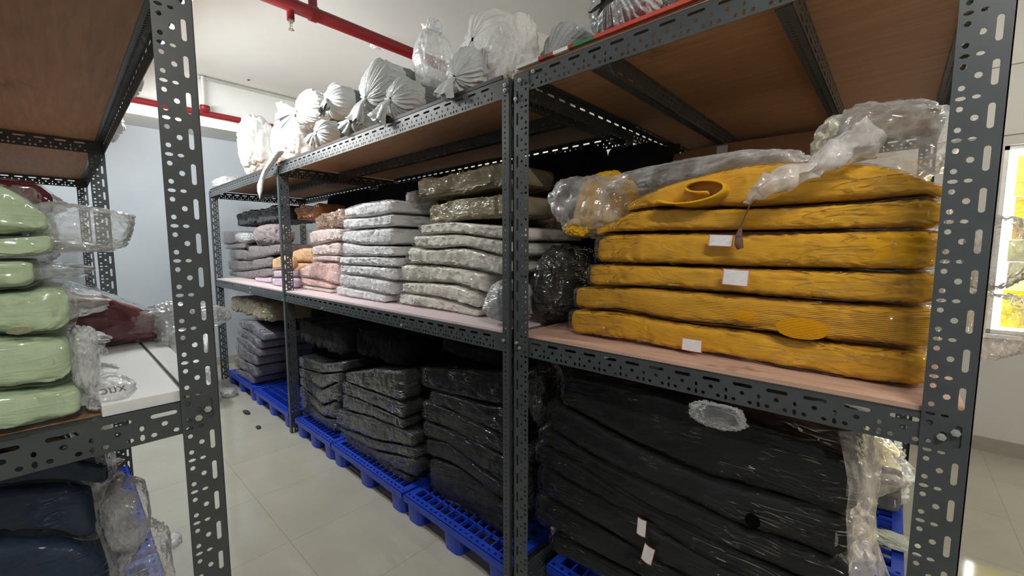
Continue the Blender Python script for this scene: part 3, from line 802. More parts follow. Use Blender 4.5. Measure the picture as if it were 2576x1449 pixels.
# dark stacks on the floor pallets
PT = 0.1485
k1 = [z5([(395, 345), (520, 385), (690, 375)]), z5([(412, 408), (520, 440), (640, 430)]), z5([(412, 452), (520, 520), (600, 480)]), z5([(412, 495), (530, 600), (590, 575)]), z5([(414, 555), (540, 660), (600, 670)]), z5([(420, 600), (600, 745)])]
K1 = Stack(k1, 0.09, 0.6, ['charcoal']*5, labs('black bundle', 5, 'of the sagging stack by the slim post'), 'black bundles on the pallets', amp=0.011, sleeve='sleevegloss', floor=PT, seed=11, nx=48,
           xr=[z5([(405, 380), (640, 400)]), z5([(410, 430), (628, 440)]), z5([(412, 475), (612, 500)]), z5([(412, 530), (600, 590)]), z5([(415, 580), (594, 700)])])
k2 = [z5([(640, 432), (780, 412), (930, 425)]), z5([(625, 472), (740, 520), (930, 590)]), z5([(628, 540), (780, 600), (930, 675)]), z5([(600, 615), (780, 660), (960, 735)]), z5([(600, 705), (800, 780), (990, 812)]), z5([(615, 742), (800, 830), (995, 870)]), z5([(625, 780), (800, 870), (970, 962)]), z5([(640, 815), (970, 985)])]
K2 = Stack(k2, 0.085, 0.62, ['charcoal']*7, labs('dark charcoal fabric bundle in film', 7, 'of the middle floor stack'), 'black bundles on the pallets', amp=0.011, sleeve='sleevegloss', floor=PT, seed=12, nx=56,
           xr=[z5([(640, 450), (930, 510)]), z5([(624, 500), (932, 640)]), z5([(618, 570), (935, 700)]), z5([(590, 660), (985, 775)]), z5([(605, 720), (1000, 840)]), z5([(618, 765), (990, 910)]), z5([(640, 800), (960, 965)])])
k3 = [z5([(1010, 402), (1200, 415), (1470, 420)]), z5([(1020, 510), (1200, 560), (1380, 605), (1470, 610)]), z5([(1070, 588), (1200, 640), (1436, 765)]), z5([(1015, 670), (1200, 740), (1436, 860)]), z5([(1020, 760), (1150, 790), (1300, 915), (1436, 1000)]), z5([(1040, 850), (1200, 910), (1436, 1085)]), z5([(1050, 935), (1436, 1215)])]
K3 = Stack(k3, 0.13, 0.62, ['black']*6, labs('black bundle', 6, 'of the floor stack by the centre posts'), 'black bundles on the pallets', amp=0.011, floor=PT, seed=13, nx=56,
           xr=[z5([(1008, 450), (1470, 520)]), z5([(1060, 550), (1468, 690)]), z5([(1012, 640), (1466, 800)]), z5([(1016, 720), (1464, 930)]), z5([(1030, 810), (1462, 1030)]), z5([(1045, 890), (1462, 1150)])], fm='filmgrey', ends=[(-1,), (), (-1,), (), (), ()], endlen=0.04)
# slate purple pile at the far end
zp = lambda pts: [(560+a/3.917, 730+b/3.917) for a, b in pts]
q0 = [zp([(140, 290), (260, 300), (370, 430)]), zp([(140, 365), (230, 400), (340, 490)]), zp([(130, 440), (230, 490), (330, 590)]), zp([(130, 510), (220, 600), (300, 640)]), zp([(105, 650), (200, 700), (290, 745)]), zp([(110, 770), (200, 800), (280, 860)]), zp([(120, 840), (280, 955)])]
PUR = Stack(q0, 0.03, 0.62, ['purple']*6, labs('slate purple bundle', 6, 'of the small far-end stack'), 'slate purple bundles', sleeve='sleevegloss', amp=0.010, floor=PT, seed=14, nx=34,
            xr=[zp([(140, 300), (380, 430)]), zp([(130, 390), (340, 490)]), zp([(118, 470), (340, 560)]), zp([(112, 600), (310, 690)]), zp([(102, 710), (300, 790)]), zp([(112, 800), (275, 900)])])

# grey bundles deep in the short rack
zg = lambda pts: [(2140+a/3.722, 1060+b/3.722) for a, b in pts]
g0 = [zg([(-200, 190), (300, 225), (450, 245)]), zg([(-200, 330), (270, 365), (450, 400)]), zg([(-200, 470), (310, 515), (490, 550)]), zg([(-200, 600), (270, 650), (530, 695)]), zg([(-200, 880), (190, 890), (530, 1000)])]
GRY = Stack(g0, 1.72, 0.5, ['greyfab']*4, labs('grey fabric bundle', 4, 'of the stack behind the black rolls'), 'grey bundles deep in the rack', floor=PT, seed=15, nx=40, ends=[(1,), (1,), (1,), (1,)], fm='filmthick', endlen=0.07,
            xr=[zg([(-300, 250), (440, 320)]), zg([(-300, 400), (470, 470)]), zg([(-300, 550), (520, 620)]), zg([(-300, 700), (500, 820)])])

# pale green bundles across the aisle (long way runs along y, faces look along +x)
WT = ZL+0.0195
zq = lambda pts: [(a/2.164, 440+b/2.164) for a, b in pts]
gr = [zq([(-300, -60), (0, 20), (120, 90), (250, 195), (330, 250)]), zq([(-300, 335), (0, 330), (240, 312), (340, 300)]), zq([(-300, 458), (0, 455), (200, 450), (320, 425)]), zq([(-300, 645), (0, 635), (160, 626), (220, 600)]), zq([(-300, 885), (0, 885), (310, 885), (420, 850)]),
      zq([(-300, 1210), (0, 1200), (280, 1172), (430, 1150)]), zq([(-300, 1470), (0, 1420), (480, 1340)])]
GRN = Stack(gr, -1.300, 0.55, ['green']*6, labs('pale green bundle in film', 6, 'of the near green stack'), 'pale green bundles', sleeve='sleevewhite', amp=0.014, floor=ZL-0.0095, axis='x', seed=16, nx=60, fm='film', endlen=0.11,
            xr=[zq([(-500, 200), (300, 250)]), zq([(-500, 400), (330, 380)]), zq([(-500, 540), (230, 540)]), zq([(-500, 760), (430, 740)]), zq([(-500, 1000), (435, 1000)]), zq([(-500, 1300), (490, 1250)])],
            ends=[(), (1,), (1,), (1,), (1,), (1,)])
mr = [[(60, 680), (105, 697), (250, 738), (330, 765), (430, 800)], [(60, 960), (240, 905), (440, 850)]]
MAR = Stack(mr, -2.02, 0.5, ['maroon'], ['maroon fabric bundle in shiny clear film, jutting toward the aisle behind the green stack'], 'maroon bundles', sleeve='sleevegloss', amp=0.020, floor=WT, axis='x', seed=17, nx=70, xr=[((-150, 800), (425, 835))])
mr = [[(-100, 430), (20, 440), (90, 450), (150, 490)], [(-100, 560), (60, 560), (150, 530)]]
Stack(mr, -1.92, 0.35, ['maroon'], ['maroon bundle in clear film, lying high behind the top green bundle'], 'maroon bundles', axis='x', seed=18, nx=40, xr=[((-150, 500), (148, 510))], ends=[(1,)], endlen=0.05)
# navy bundles below
nv = [[(-200, 1120), (0, 1140), (150, 1150), (300, 1180)], [(-200, 1240), (0, 1240), (130, 1225), (300, 1235)], [(-200, 1370), (0, 1365), (180, 1370), (330, 1420)], [(-200, 1560), (0, 1560), (330, 1600)]]
NAV = Stack(nv, -1.47, 0.8, ['navy']*3, ['navy bundle in dusty film, topmost under the green stack’s shelf', 'navy bundle in dusty film, middle one under the green stack’s shelf', 'bright navy bundle, lowest visible under the green stack’s shelf'], 'navy bundles', amp=0.014, axis='x', seed=19, nx=60, fm='filmgrey', endlen=0.10,
            xr=[((-300, 1190), (292, 1200)), ((-300, 1300), (260, 1320)), ((-300, 1440), (300, 1500))], ends=[(), (1,), (1,)])
nv = [[(-200, 1570), (330, 1610)], [(-200, 1700), (400, 1700)]]
Stack(nv, -1.47, 0.8, ['navy'], ['navy bundle at the very bottom, resting on the pallet across the aisle'], 'navy bundles', axis='x', seed=20, nx=40, floor=PT, xr=[((-300, 1600), (330, 1620))])

# unseen black bales, added so the lit back wall does not show through
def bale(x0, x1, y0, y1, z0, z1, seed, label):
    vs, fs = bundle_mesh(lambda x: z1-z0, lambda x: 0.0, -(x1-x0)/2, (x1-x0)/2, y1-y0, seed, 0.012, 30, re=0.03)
    o = link('added_bale', mesh('added_bale', vs, fs), None, ((x0+x1)/2, y0, z0), M['black'], smooth=True)
    return tag(o, label, 'added bale', 'added light-blocking bales in the long rack')
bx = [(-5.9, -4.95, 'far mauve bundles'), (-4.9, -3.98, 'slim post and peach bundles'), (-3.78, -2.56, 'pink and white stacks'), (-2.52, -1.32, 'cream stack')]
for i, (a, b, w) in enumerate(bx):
    if i != 0: bale(a, b, 0.84, 1.06, BOT, 2.243, 50+i, f'added black bale blocking light behind the {w}')
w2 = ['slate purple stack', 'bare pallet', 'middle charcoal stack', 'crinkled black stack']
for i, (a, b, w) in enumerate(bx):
    bale(a, b, 0.76, 0.97, PT, 1.155, 60+i, f'added black bale on the floor pallets, blocking light behind the {w2[i]}')
for a, b, z0, z1, s, l in ((1.62, 2.34, BOT, 2.22, 71, 'added black bale deep in the short rack, blocking light behind the yellow pile'), (1.62, 2.38, PT, 1.0, 72, 'added black bale low in the short rack, blocking light behind the long black rolls')):
    o = bale(-1.13, -0.25 if s == 71 else -0.45, a, b, z0, z1, s, l); o['group'] = 'added light-blocking bales in the short rack'  # also unseen, added to keep the depth of the short rack dark

o = bale(-1.180, -0.90, 0.70, 1.12, BOT, 2.17, 73, 'tall added black bale blocking light behind the crumpled grey film bag'); o['group'] = 'added light-blocking bales in the short rack'  # unseen, added to cover the lit wall between the two racks

# ------------------------------------------------------------------ bags
def crumple(name, size, seed, mat, label=None, cat=None, group=None, loc=(0, 0, 0), rough=0.22, freq=2.2, sub=5, flat=True, parent=None, rotz=0.0, lean=(0, 0)):
    """a rumpled bag: a blob with ridged folds, standing on its base"""
    bm = bmesh.new(); bmesh.ops.create_icosphere(bm, subdivisions=sub, radius=1.0)
    r = rnd(seed); off = Vector((r.uniform(-50, 50), r.uniform(-50, 50), r.uniform(-50, 50)))
    pl = []
    for _ in range(64):
        d = Vector((r.gauss(0, 1), r.gauss(0, 1), r.gauss(0, 1))).normalized(); pl.append((d, r.uniform(0.72, 0.98)))
    for v in bm.verts:
        d = v.co.normalized()
        acc = 0.0
        for nrm_, o_ in pl:
            c = nrm_.dot(d)
            if c > 0.2: acc += (c/o_)**26
        k = 1.0/max(acc, 1e-3)**(1/26); k = min(k, 1.12)
        w = Vector((d.x*freq*1.5, d.y*freq*1.5, d.z*freq*0.6))+off
        wp = noise.noise(d*1.7+off)*1.4
        f1 = max(0.0, 1-abs(noise.noise(w*1.3+Vector((wp, 0, wp))))*4.5); f2 = max(0.0, 1-abs(noise.noise(w*3.1+Vector((0, wp, 0))))*3.0)
        k *= 1-rough*(0.34*f1+0.16*f2+0.30*(0.5-noise.noise(d*freq*0.7+off)))
        p = d*min(k, 1.0)
        e = 0.8
        p = Vector([math.copysign(abs(c)**e, c) for c in p])
        z = p.z*size[2]/2
        if flat: z = max(z, -size[2]*0.42)
        v.co = Vector((p.x*size[0]/2+lean[0]*(z/size[2]+0.5), p.y*size[1]/2+lean[1]*(z/size[2]+0.5), z+(size[2]*0.42 if flat else 0)))
    me = bpy.data.meshes.new(name); bm.to_mesh(me); bm.free()
    o = link(name, me, parent, loc, M[mat], smooth=True)
    if rotz: o.rotation_euler.z = rotz
    if label: tag(o, label, cat, group)
    return o

def tied_bag(c, rad, length, seed, body, gath, label, group='tied bags on top of the racks', yaw=0.0, squash=0.92, tail=0.10, tdir=(0, -0.2, -1), pitch=0.0, knot=(0, 0), cat='plastic bag', twist=30):
    """a cloth roll in a plastic bag, lying back from the aisle with its gathered mouth tied in front.  c: middle of its front face"""
    root = tag(empty('tied_bag', c), label, cat, group)
    root.rotation_euler = (pitch, 0, yaw)
    r = rnd(seed); off = Vector((r.uniform(-50, 50), r.uniform(-50, 50), r.uniform(-50, 50)))
    n = 150
    def prof(t):           # t 0 at the back .. 1 at the knot -> (y, radius)
        return None
    def surf(prof, m, ple):
        vs, fs = [], []
        for i in range(m+1):
            t = i/m
            y, rr, kx, kz = prof(t)
            for k in range(n):
                a = 2*PI*k/n; cx, sz = math.cos(a), math.sin(a)
                w = Vector((cx*1.6, y*5, sz*1.6))+off
                j = 1+0.13*noise.noise(w)+0.07*noise.noise(w*2.7)+0.03*noise.noise(w*6)
                j += ple(t)*(0.9*(0.5-abs(math.sin(0.5*twist*a+3.5*noise.noise(Vector((cx*1.5, sz*1.5, t*1.2))+off))))+0.9*noise.noise(Vector((cx*5, sz*5, t))+off))
                vs.append((kx+cx*rr*j, y+0.02*ple(t)*noise.noise(w*3), kz+sz*rr*j*squash))
        for i in range(m):
            for k in range(n):
                k2 = (k+1) % n
                fs.append((i*n+k, (i+1)*n+k, (i+1)*n+k2, i*n+k2))
        return vs, fs
    def body_p(t):
        y = length*(1-t)
        rr = rad*math.sqrt(max(0.0, 1-(max(0, 0.12-t)/0.12)**2))*0.96 if t < 0.12 else rad*0.96
        if t > 0.9: rr *= 1-0.25*((t-0.9)/0.1)
        return y+0.02, rr, 0, 0
    vs, fs = surf(body_p, 30, lambda t: 0.05)
    fs.append(tuple(range(30*n, 31*n)))
    link('cloth_roll', mesh('cloth_roll', vs, fs), root, mat=M[body], smooth=True)
    d0 = min(length*0.2, rad*0.75)
    kx0, kz0 = knot[0]*rad, knot[1]*rad
    def gath_p(t):
        # from a skirt round the roll, over the rim, in to the knot
        if t < 0.45:
            q = t/0.45; return d0*(1-q)+0.02, rad*(1.0+0.02*q), 0, 0
        q = (t-0.45)/0.55
        a = q*PI/2
        return 0.02-rad*0.38*math.sin(a)**1.0-0.012*q, max(rad*1.02*math.cos(a)**0.8, 0.012), kx0*q, kz0*q
    vs, fs = surf(gath_p, 44, lambda t: 0.05+0.40*max(0, t-0.25))
    g = link('gathered_mouth', mesh('gathered_mouth', vs, fs), root, mat=M[gath], smooth=True)
    g['label'] = 'pleated film gathered to a knot'
    if tail > 0:
        vs, fs = [], []
        m2, n2 = 12, 30
        td = Vector(tdir).normalized(); base = Vector((kx0, 0.02-rad*0.38-0.012, kz0))
        sd = td.cross(Vector((0, 1, 0)));
        if sd.length < 1e-3: sd = Vector((1, 0, 0))
        sd.normalize(); od = sd.cross(td)
        for i in range(m2+1):
            t = i/m2
            p = base+Vector((0, -0.02, 0))*min(1, t*3)+td*tail*t
            wd = 0.012+tail*0.42*t**0.8
            for k in range(n2):
                a = 2*PI*k/n2
                f = 1+0.45*t*math.sin(5*a+seed)+0.4*t*noise.noise(Vector((math.cos(a)*2, math.sin(a)*2, t*3+seed)))
                vs.append(p+sd*math.cos(a)*wd*f+od*math.sin(a)*wd*0.35*f+td*tail*0.25*t*noise.noise(Vector((math.cos(a)*3, math.sin(a)*3, seed))))
        for i in range(m2):
            for k in range(n2):
                k2 = (k+1) % n2
                fs.append((i*n2+k, i*n2+k2, (i+1)*n2+k2, (i+1)*n2+k))
        q = link('loose_tail', mesh('loose_tail', vs, fs), g, mat=M[gath], smooth=True)
    return root

TOP = ZU+0.014
def bag(px, py, rpx, y, length, seed, body, gath, label, low=False, **kw):
    p = at(px, py, y=y)
    e = at(px, py-rpx, y=y)
    rad = abs(e.z-p.z)
    if low: p.z = TOP+0.004+rad*kw.get('squash', 0.92)*1.16
    return tied_bag(p, rad, length, seed, body, gath, label, **kw)
bag(772, 268, 48, 0.10, 0.7, 1, 'rollgrey', 'gatherwhite', 'white tied bag with a knot poking left, upper one above the slim post', tail=0.16, tdir=(-1, -0.25, 0.0), knot=(-0.5, -0.25), yaw=0.1)
bag(806, 334, 38, 0.05, 0.7, 2, 'rollgrey', 'gather', 'grey-white tied bag on the board, below the bag with the knot poking left', low=True, tail=0.09, tdir=(-0.6, -0.3, -0.9))
bag(838, 252, 46, 0.08, 0.75, 3, 'rollgrey', 'gatherwhite', 'white tied bag with ragged wings, upper one under the big grey roll', tail=0.12, tdir=(0.5, -0.3, -1), knot=(-0.1, 0.0))
bag(902, 308, 38, 0.06, 0.7, 4, 'rollgrey', 'gather', 'grey-white tied bag on the board, below the bag with ragged wings', low=True, tail=0.10, tdir=(-0.8, -0.3, -0.7))
bag(940, 212, 66, 0.12, 0.95, 5, 'rollgrey', 'gather', 'big grey cloth roll in a tied bag, highest of the grey bags', tail=0.16, tdir=(-0.2, -0.3, -1), knot=(-0.1, -0.6), squash=1.0)
bag(1000, 248, 56, 0.06, 0.85, 6, 'rollgrey', 'gather', 'grey tied bag with sunburst pleats, beside the big grey roll', low=True, tail=0.13, tdir=(-0.5, -0.3, -1), knot=(-0.15, -0.1))
bag(1160, 190, 62, 0.05, 0.8, 7, 'silver', 'gather', 'silvery grey tied bag with a split, on the board edge by the centre posts', low=True, tail=0.10, tdir=(-0.3, -0.3, -1), knot=(-0.1, -0.35))
bag(1540, 28, 92, 0.06, 0.95, 8, 'rolldark', 'silver', 'silver pleated bag over a dark roll, above the red sheet edge', low=True, tail=0.10, tdir=(0.3, -0.3, -1), knot=(0.2, 0.35), yaw=-0.25)
bag(1408, 92, 80, 0.26, 0.8, 9, 'rolldark', 'silver', 'dark grey roll in loose grey film, above the white and green sheet edge', low=True, tail=0.14, tdir=(-0.5, -0.3, -0.8), knot=(-0.2, -0.5), yaw=-0.2)
bag(1210, 108, 84, 0.28, 0.95, 10, 'rollwhite', 'rollwhite', 'large off-white roll, highest of all the bags left of the silver one', tail=0, squash=1.0, twist=9, yaw=-0.15)
# standing and rumpled bags
p = at(640, 445, y=0.16)
crumple('plastic_bag', (0.62, 0.42, 0.86), 31, 'gatherwhite', 'tall limp white bag at the far end of the rack top', 'plastic bag', 'tied bags on top of the racks', (p.x, 0.22, TOP), 0.34, 1.5, lean=(-0.1, 0.0))
p = at(712, 410, y=0.10)
b2 = crumple('plastic_bag', (0.66, 0.40, 0.60), 32, 'gatherwhite', 'slumped white bag whose tail hangs over the beam at the slim post', 'plastic bag', 'tied bags on top of the racks', (p.x, 0.20, TOP), 0.32, 1.6)
# its hanging tail
def hang(parent, path, widths, mat, seed, label=None):
    vs, fs = [], []; n = 14
    for i, (q, w) in enumerate(zip(path, widths)):
        q = Vector(q)
        for k in range(n):
            a = 2*PI*k/n; f = 1+0.35*noise.noise(Vector((math.cos(a)*2, math.sin(a)*2, i*0.6+seed)))
            vs.append((q.x+math.cos(a)*w*f, q.y+math.sin(a)*w*0.3*f, q.z))
    for i in range(len(path)-1):
        for k in range(n):
            k2 = (k+1) % n
            fs.append((i*n+k, i*n+k2, (i+1)*n+k2, (i+1)*n+k))
    o = link('hanging_tail', mesh('hanging_tail', vs, fs), parent, mat=M[mat], smooth=True)
    if label: o['label'] = label
    return o
pts = [at(700, 385, y=-0.03), at(682, 410, y=-0.05), at(668, 430, y=-0.05), at(660, 448, y=-0.05), at(655, 465, y=-0.05), at(654, 482, y=-0.05), at(653.5, 492, y=-0.05), at(653.5, 500, y=-0.05)]
hang(b2, [q-Vector(b2.location) for q in pts], [0.10, 0.075, 0.06, 0.05, 0.055, 0.05, 0.02, 0.005], 'gatherwhite', 3)
p = at(560, 455, y=0.12)
crumple('plastic_film', (0.85, 0.30, 0.20), 33, 'filmthick', 'flat heap of loose white film at the far end of the rack top', 'plastic film', 'loose film', (p.x-0.1, 0.18, TOP), 0.5, 2.0)
p = at(1072, 150, y=0.3)
cb_ = crumple('plastic_bag', (0.30, 0.30, 0.44), 34, 'filmthick', 'upright milky bag with a tufted top, between the grey roll and the off-white roll', 'plastic bag', 'tied bags on top of the racks', (p.x, 0.36, TOP+0.22), 0.25, 1.8)
crumple('plastic_bag', (0.46, 0.34, 0.30), 38, 'gather', 'grey rumpled bag lying under the upright milky bag', 'plastic bag', 'tied bags on top of the racks', (at(1060, 200, y=0.36).x-0.05, 1.02, TOP), 0.25, 1.8)
crumple('tuft', (0.15, 0.15, 0.10), 35, 'filmthick', None, None, None, (0.0, 0, 0.375), 0.9, 3.0, 4, parent=cb_)
p = at(1270, 130, y=0.16)
crumple('plastic_bag', (0.36, 0.30, 0.40), 36, 'rollwhite', 'off-white rumpled bag sagging to the board beside the centre posts', 'plastic bag', 'tied bags on top of the racks', (p.x, 0.20, TOP), 0.34, 1.6)

# inside the long rack
p = at(700, 560, y=0.3)
def zfit(px, y): return at(px, 600, y=y).x
def put(name, box, y, depth, zbase, seed, mat, label, cat, group, rough=0.28, freq=1.8, sub=5):
    (x0p, y0p), (x1p, y1p) = box
    a = at(x0p, y1p, y=y); b = at(x1p, y0p, y=y); t = at((x0p+x1p)/2, y0p, y=y)
    w = abs(at(x1p, (y0p+y1p)/2, y=y).x-at(x0p, (y0p+y1p)/2, y=y).x)
    bz = at((x0p+x1p)/2, y1p, y=y).z if zbase is None else zbase
    h = t.z-bz
    xm = (at(x1p, (y0p+y1p)/2, y=y).x+at(x0p, (y0p+y1p)/2, y=y).x)/2
    return crumple(name, (w, depth, h*1.10), seed, mat, label, cat, group, (xm, y+depth*0.35, bz), rough, freq, sub)
def rump(name, box, y, depth, zbase, seed, mat, label, cat, group, *a):
    """a slack bundle or half-empty bag: folded cloth with deep loose creases"""
    (xa, ya), (xb, yb_) = box
    p0, p1 = at(xa, (ya+yb_)/2, y=y), at(xb, (ya+yb_)/2, y=y)
    zt = at((xa+xb)/2, ya, y=y).z; zb = zbase if zbase is not None else at((xa+xb)/2, yb_, y=y).z
    h = zt-zb; L = p1.x-p0.x; r = rnd(seed); o1, o2 = r.uniform(0, 9), r.uniform(0, 9)
    def top(x): return h*(0.93+0.16*noise.noise(Vector((x*5+o1, o2, 0))))
    def bot(x): return h*0.06*noise.noise(Vector((x*4+o2, 3, o1)))+h*0.03
    vs, fs = bundle_mesh(top, bot, -L/2, L/2, depth, seed+200, min(0.035, h*0.22), 80, re=min(0.12, L*0.2), diag=0.9)
    o = link(name, mesh(name, vs, fs), None, ((p0.x+p1.x)/2, y, zb), M[mat], smooth=True)
    return tag(o, label, cat, group)
rump('fabric_bundle', ((1030, 416), (1290, 488)), 0.22, 0.40, None, 41, 'khaki', 'khaki rumpled bundle in film, upper one on the cream stack', 'fabric bundle', 'khaki bundles', 0.22)
rump('fabric_bundle', ((1055, 490), (1290, 556)), 0.18, 0.40, None, 42, 'khaki', 'khaki rumpled bundle in film, lower one on the cream stack', 'fabric bundle', 'khaki bundles', 0.22)
put('plastic_bag', ((1008, 470), (1052, 528)), 0.30, 0.3, None, 43, 'filmgrey', 'small grey film bag between the white stack and the khaki bundles', 'plastic bag', 'bags in the long rack')
rump('fabric_bundle', ((775, 525), (860, 580)), 0.20, 0.4, None, 44, 'brownbag', 'brown rumpled bundle on top of the pink stack', 'fabric bundle', 'bags in the long rack')
rump('plastic_bag', ((728, 508), (790, 555)), 0.34, 0.35, None, 45, 'gold', 'amber brown shiny bag high behind the slim post', 'plastic bag', 'bags in the long rack')
put('plastic_bag', ((1200, 690), (1300, 806)), 0.06, 0.30, BOT, 46, 'silver', 'clear grey bag slumped at the end of the cream stack, by the centre posts', 'plastic bag', 'bags in the long rack', 0.34)
put('plastic_bag', ((618, 556), (705, 624)), 0.16, 0.3, None, 47, 'mauve', 'mauve bag in shiny wrinkled film, on the stack against the slim post', 'plastic bag', 'mauve bundles', 0.3)
rump('fabric_bundle', ((585, 518), (700, 566)), 0.30, 0.5, None, 48, 'rolldark', 'dark grey bundle lying highest in the far bay', 'fabric bundle', 'mauve bundles')
put('plastic_bag', ((586, 582), (618, 612)), 0.14, 0.2, None, 49, 'silver', 'small shiny silver-grey film ball in the far bay', 'plastic bag', 'mauve bundles', 0.2)
# on the floor stacks
rump('plastic_bag', ((738, 806), (850, 884)), 0.14, 0.5, None, 51, 'charcoal', 'dark shiny bag on top of the sagging black stack', 'plastic bag', 'bags on the floor stacks')
rump('fabric_bundle', ((880, 826), (1005, 918)), 0.14, 0.5, None, 52, 'black', 'black rumpled bundle on top of the middle charcoal stack', 'fabric bundle', 'bags on the floor stacks')
rump('plastic_bag', ((1088, 862), (1262, 914)), 0.18, 0.5, None, 53, 'black', 'black flattened bag on top of the crinkled black stack', 'plastic bag', 'bags on the floor stacks', 0.2)
rump('plastic_bag', ((572, 748), (668, 802)), 0.05, 0.5, None, 54, 'khaki', 'beige limp bag on top of the slate purple stack', 'plastic bag', 'bags on the floor stacks', 0.3)
# white bag on the floor of the far aisle
crumple('plastic_bag', (0.85, 0.42, 1.06), 55, 'gatherwhite', 'big white bag standing on the floor at the far end of the aisle', 'plastic bag', 'bags on the floor', (-5.78, -0.32, 0.0), 0.35, 1.6)
crumple('plastic_bag', (0.5, 0.36, 0.62), 56, 'filmthick', 'clear film bag slumped in front of the big white bag', 'plastic bag', 'bags on the floor', (-5.2, -0.38, 0.0), 0.35, 1.8)
p = at(588, 992, z=0.0)
crumple('paper_scrap', (0.34, 0.20, 0.10), 57, 'filmgrey', 'grey crumpled scrap on the floor beside the far pallet', 'scrap', 'litter on the floor', (p.x, p.y-0.05, 0.0), 0.5, 2.4, 4)
# short rack
put('plastic_bag', ((1318, 590), (1418, 838)), 0.20, 0.6, BOT, 61, 'darkfilm', 'dark grey shiny bag between the centre posts and the yellow pile', 'plastic bag', 'bags in the short rack', 0.3)
film_bag = put('plastic_bag', ((1345, 400), (1565, 606)), 0.22, 0.5, None, 62, 'filmgrey', 'crumpled grey film bag with yellow cloth inside, left of the yellow pile', 'plastic bag', 'bags in the short rack', 0.34)
yin = crumple('cloth_wad', (0.34, 0.30, 0.34), 63, 'yellowraw', None, None, None, (0.04, 0.02, 0.03), 0.3, 1.8, 5, parent=film_bag); yin['label'] = 'bare yellow cloth wad'
yin = crumple('cloth_wad', (0.17, 0.12, 0.11), 163, 'yellowraw', None, None, None, (0.00, -0.13, 0.015), 0.4, 1.8, 5, parent=film_bag); yin['label'] = 'bare yellow cloth wad'
rump('plastic_bag', ((1318, 470), (1400, 590)), 0.62, 0.18, None, 64, 'brownbag', 'dark brown bag in the shade behind the centre posts', 'plastic bag', 'bags in the short rack')
put('plastic_bag', ((1318, 905), (1366, 1085)), 0.16, 0.3, None, 65, 'darkfilm', 'black film bag hanging at the left ends of the black rolls, upper one', 'plastic bag', 'bags in the short rack')
put('plastic_bag', ((1298, 1110), (1334, 1300)), 0.18, 0.3, None, 66, 'darkfilm', 'black film bag at the left ends of the black rolls, lower one', 'plastic bag', 'bags in the short rack')
# film bag caught under the beam
p = at(1790, 1030, y=-0.005)
o = crumple('plastic_film', (0.20, 0.05, 0.10), 67, 'filmthin', None, None, None, (at(1805, 1040, y=-0.028).x, -0.028, at(1805, 1044, y=-0.028).z), 0.6, 2.6, 5, flat=False)
tag(o, 'clear film scrap caught under the beam of the yellow pile’s shelf', 'plastic film', 'loose film')
# rag on the deep pallet
p = at(2250, 1372, z=0.15)
crumple('cleaning_rag', (0.30, 0.16, 0.06), 68, 'rag', 'pale green rag lying on the pallet behind the black rolls', 'rag', 'litter on the pallets', (p.x, p.y, PT), 0.6, 2.0, 5)
# across the aisle
crumple('plastic_bag', (0.30, 0.34, 0.36), 71, 'film', 'clear film bag with a dark spot, behind the middle of the green stack', 'plastic bag', 'bags across the aisle', (-2.0, -1.42, at(150, 700, x=-1.95).z), 0.35, 2.0)
crumple('plastic_bag', (0.45, 0.5, 0.3), 72, 'filmgrey', 'grey film bag lying highest behind the green stack', 'plastic bag', 'bags across the aisle', (-2.25, -1.75, at(50, 440, x=-2.1).z), 0.3, 2.0)
for i, (px, py, s) in enumerate(((350, 318, 0.34), (292, 378, 0.28), (352, 232, 0.5))):
    q = at(px, py, y=-0.98)
    crumple('plastic_bag', (0.9, 0.30, s), 73+i, 'gatherwhite', ['white bag jutting over the aisle from the top of the near rack', 'small white bag hanging lowest over the far top of the near rack', 'white bag highest on the far top of the near rack'][i], 'plastic bag', 'white bags on the near rack', (q.x, -1.06 if i != 2 else -1.62, max(q.z-s*0.5, TOP)), 0.5, 2.0)
# loose things
p = at(430, 1366, z=0.0)
crumple('plastic_film', (0.16, 0.12, 0.05), 77, 'film', 'small crumpled clear film on the floor near the end post', 'plastic film', 'litter on the floor', (p.x, p.y, 0.0), 0.5, 2.0, 4)
p = at(650, 1077, z=0.0)
crumple('dry_leaf', (0.10, 0.05, 0.025), 78, 'dark', 'small dark leaf-like scrap on the aisle floor', 'scrap', 'litter on the floor', (p.x, p.y, 0.0), 0.7, 2.6, 3)
p = at(615, 1041, z=0.0)
crumple('dark_scrap', (0.16, 0.06, 0.03), 79, 'dark', 'flat black scrap on the floor under the bare pallet', 'scrap', 'litter on the floor', (p.x, p.y+0.02, 0.0), 0.6, 2.4, 3)

# ------------------------------------------------------------------ details on the yellow and black rolls
def slip(parent, px, py, w, h, y, roll=0.0, label='white printed slip with a red rule'):
    p = at(px, py, y=y)
    vs, fs = [], []
    for i in range(7):
        for k in range(5):
            u, v = i/6-0.5, k/4-0.5
            vs.append((u*w, 0.004*math.cos(u*3)*-1+0.002*noise.noise(Vector((u*4, v*4, px))), v*h))
    for i in range(6):
        for k in range(4): fs.append((i*5+k, (i+1)*5+k, (i+1)*5+k+1, i*5+k+1))
    o = link('paper_slip', mesh('paper_slip', vs, fs), parent, mat=M['slip'])
    o.matrix_local = parent.matrix_basis.inverted() @ Matrix.Translation(p) @ Matrix.Rotation(roll, 4, 'Y')
    o['label'] = label
    return o
slip(YEL.objs[2], 1813, 605, 0.072, 0.036, 0.112, 0.05)
slip(YEL.objs[3], 1850, 698, 0.075, 0.05, 0.112, 0.05, 'crumpled white slip')
slip(YEL.objs[5], 1740, 868, 0.066, 0.042, 0.112, 0.02)
slip(BLK.objs[4], 1614, 1326, 0.034, 0.066, 0.072, 0.05)
slip(BLK.objs[5], 1630, 1394, 0.040, 0.070, 0.070, 0.2)

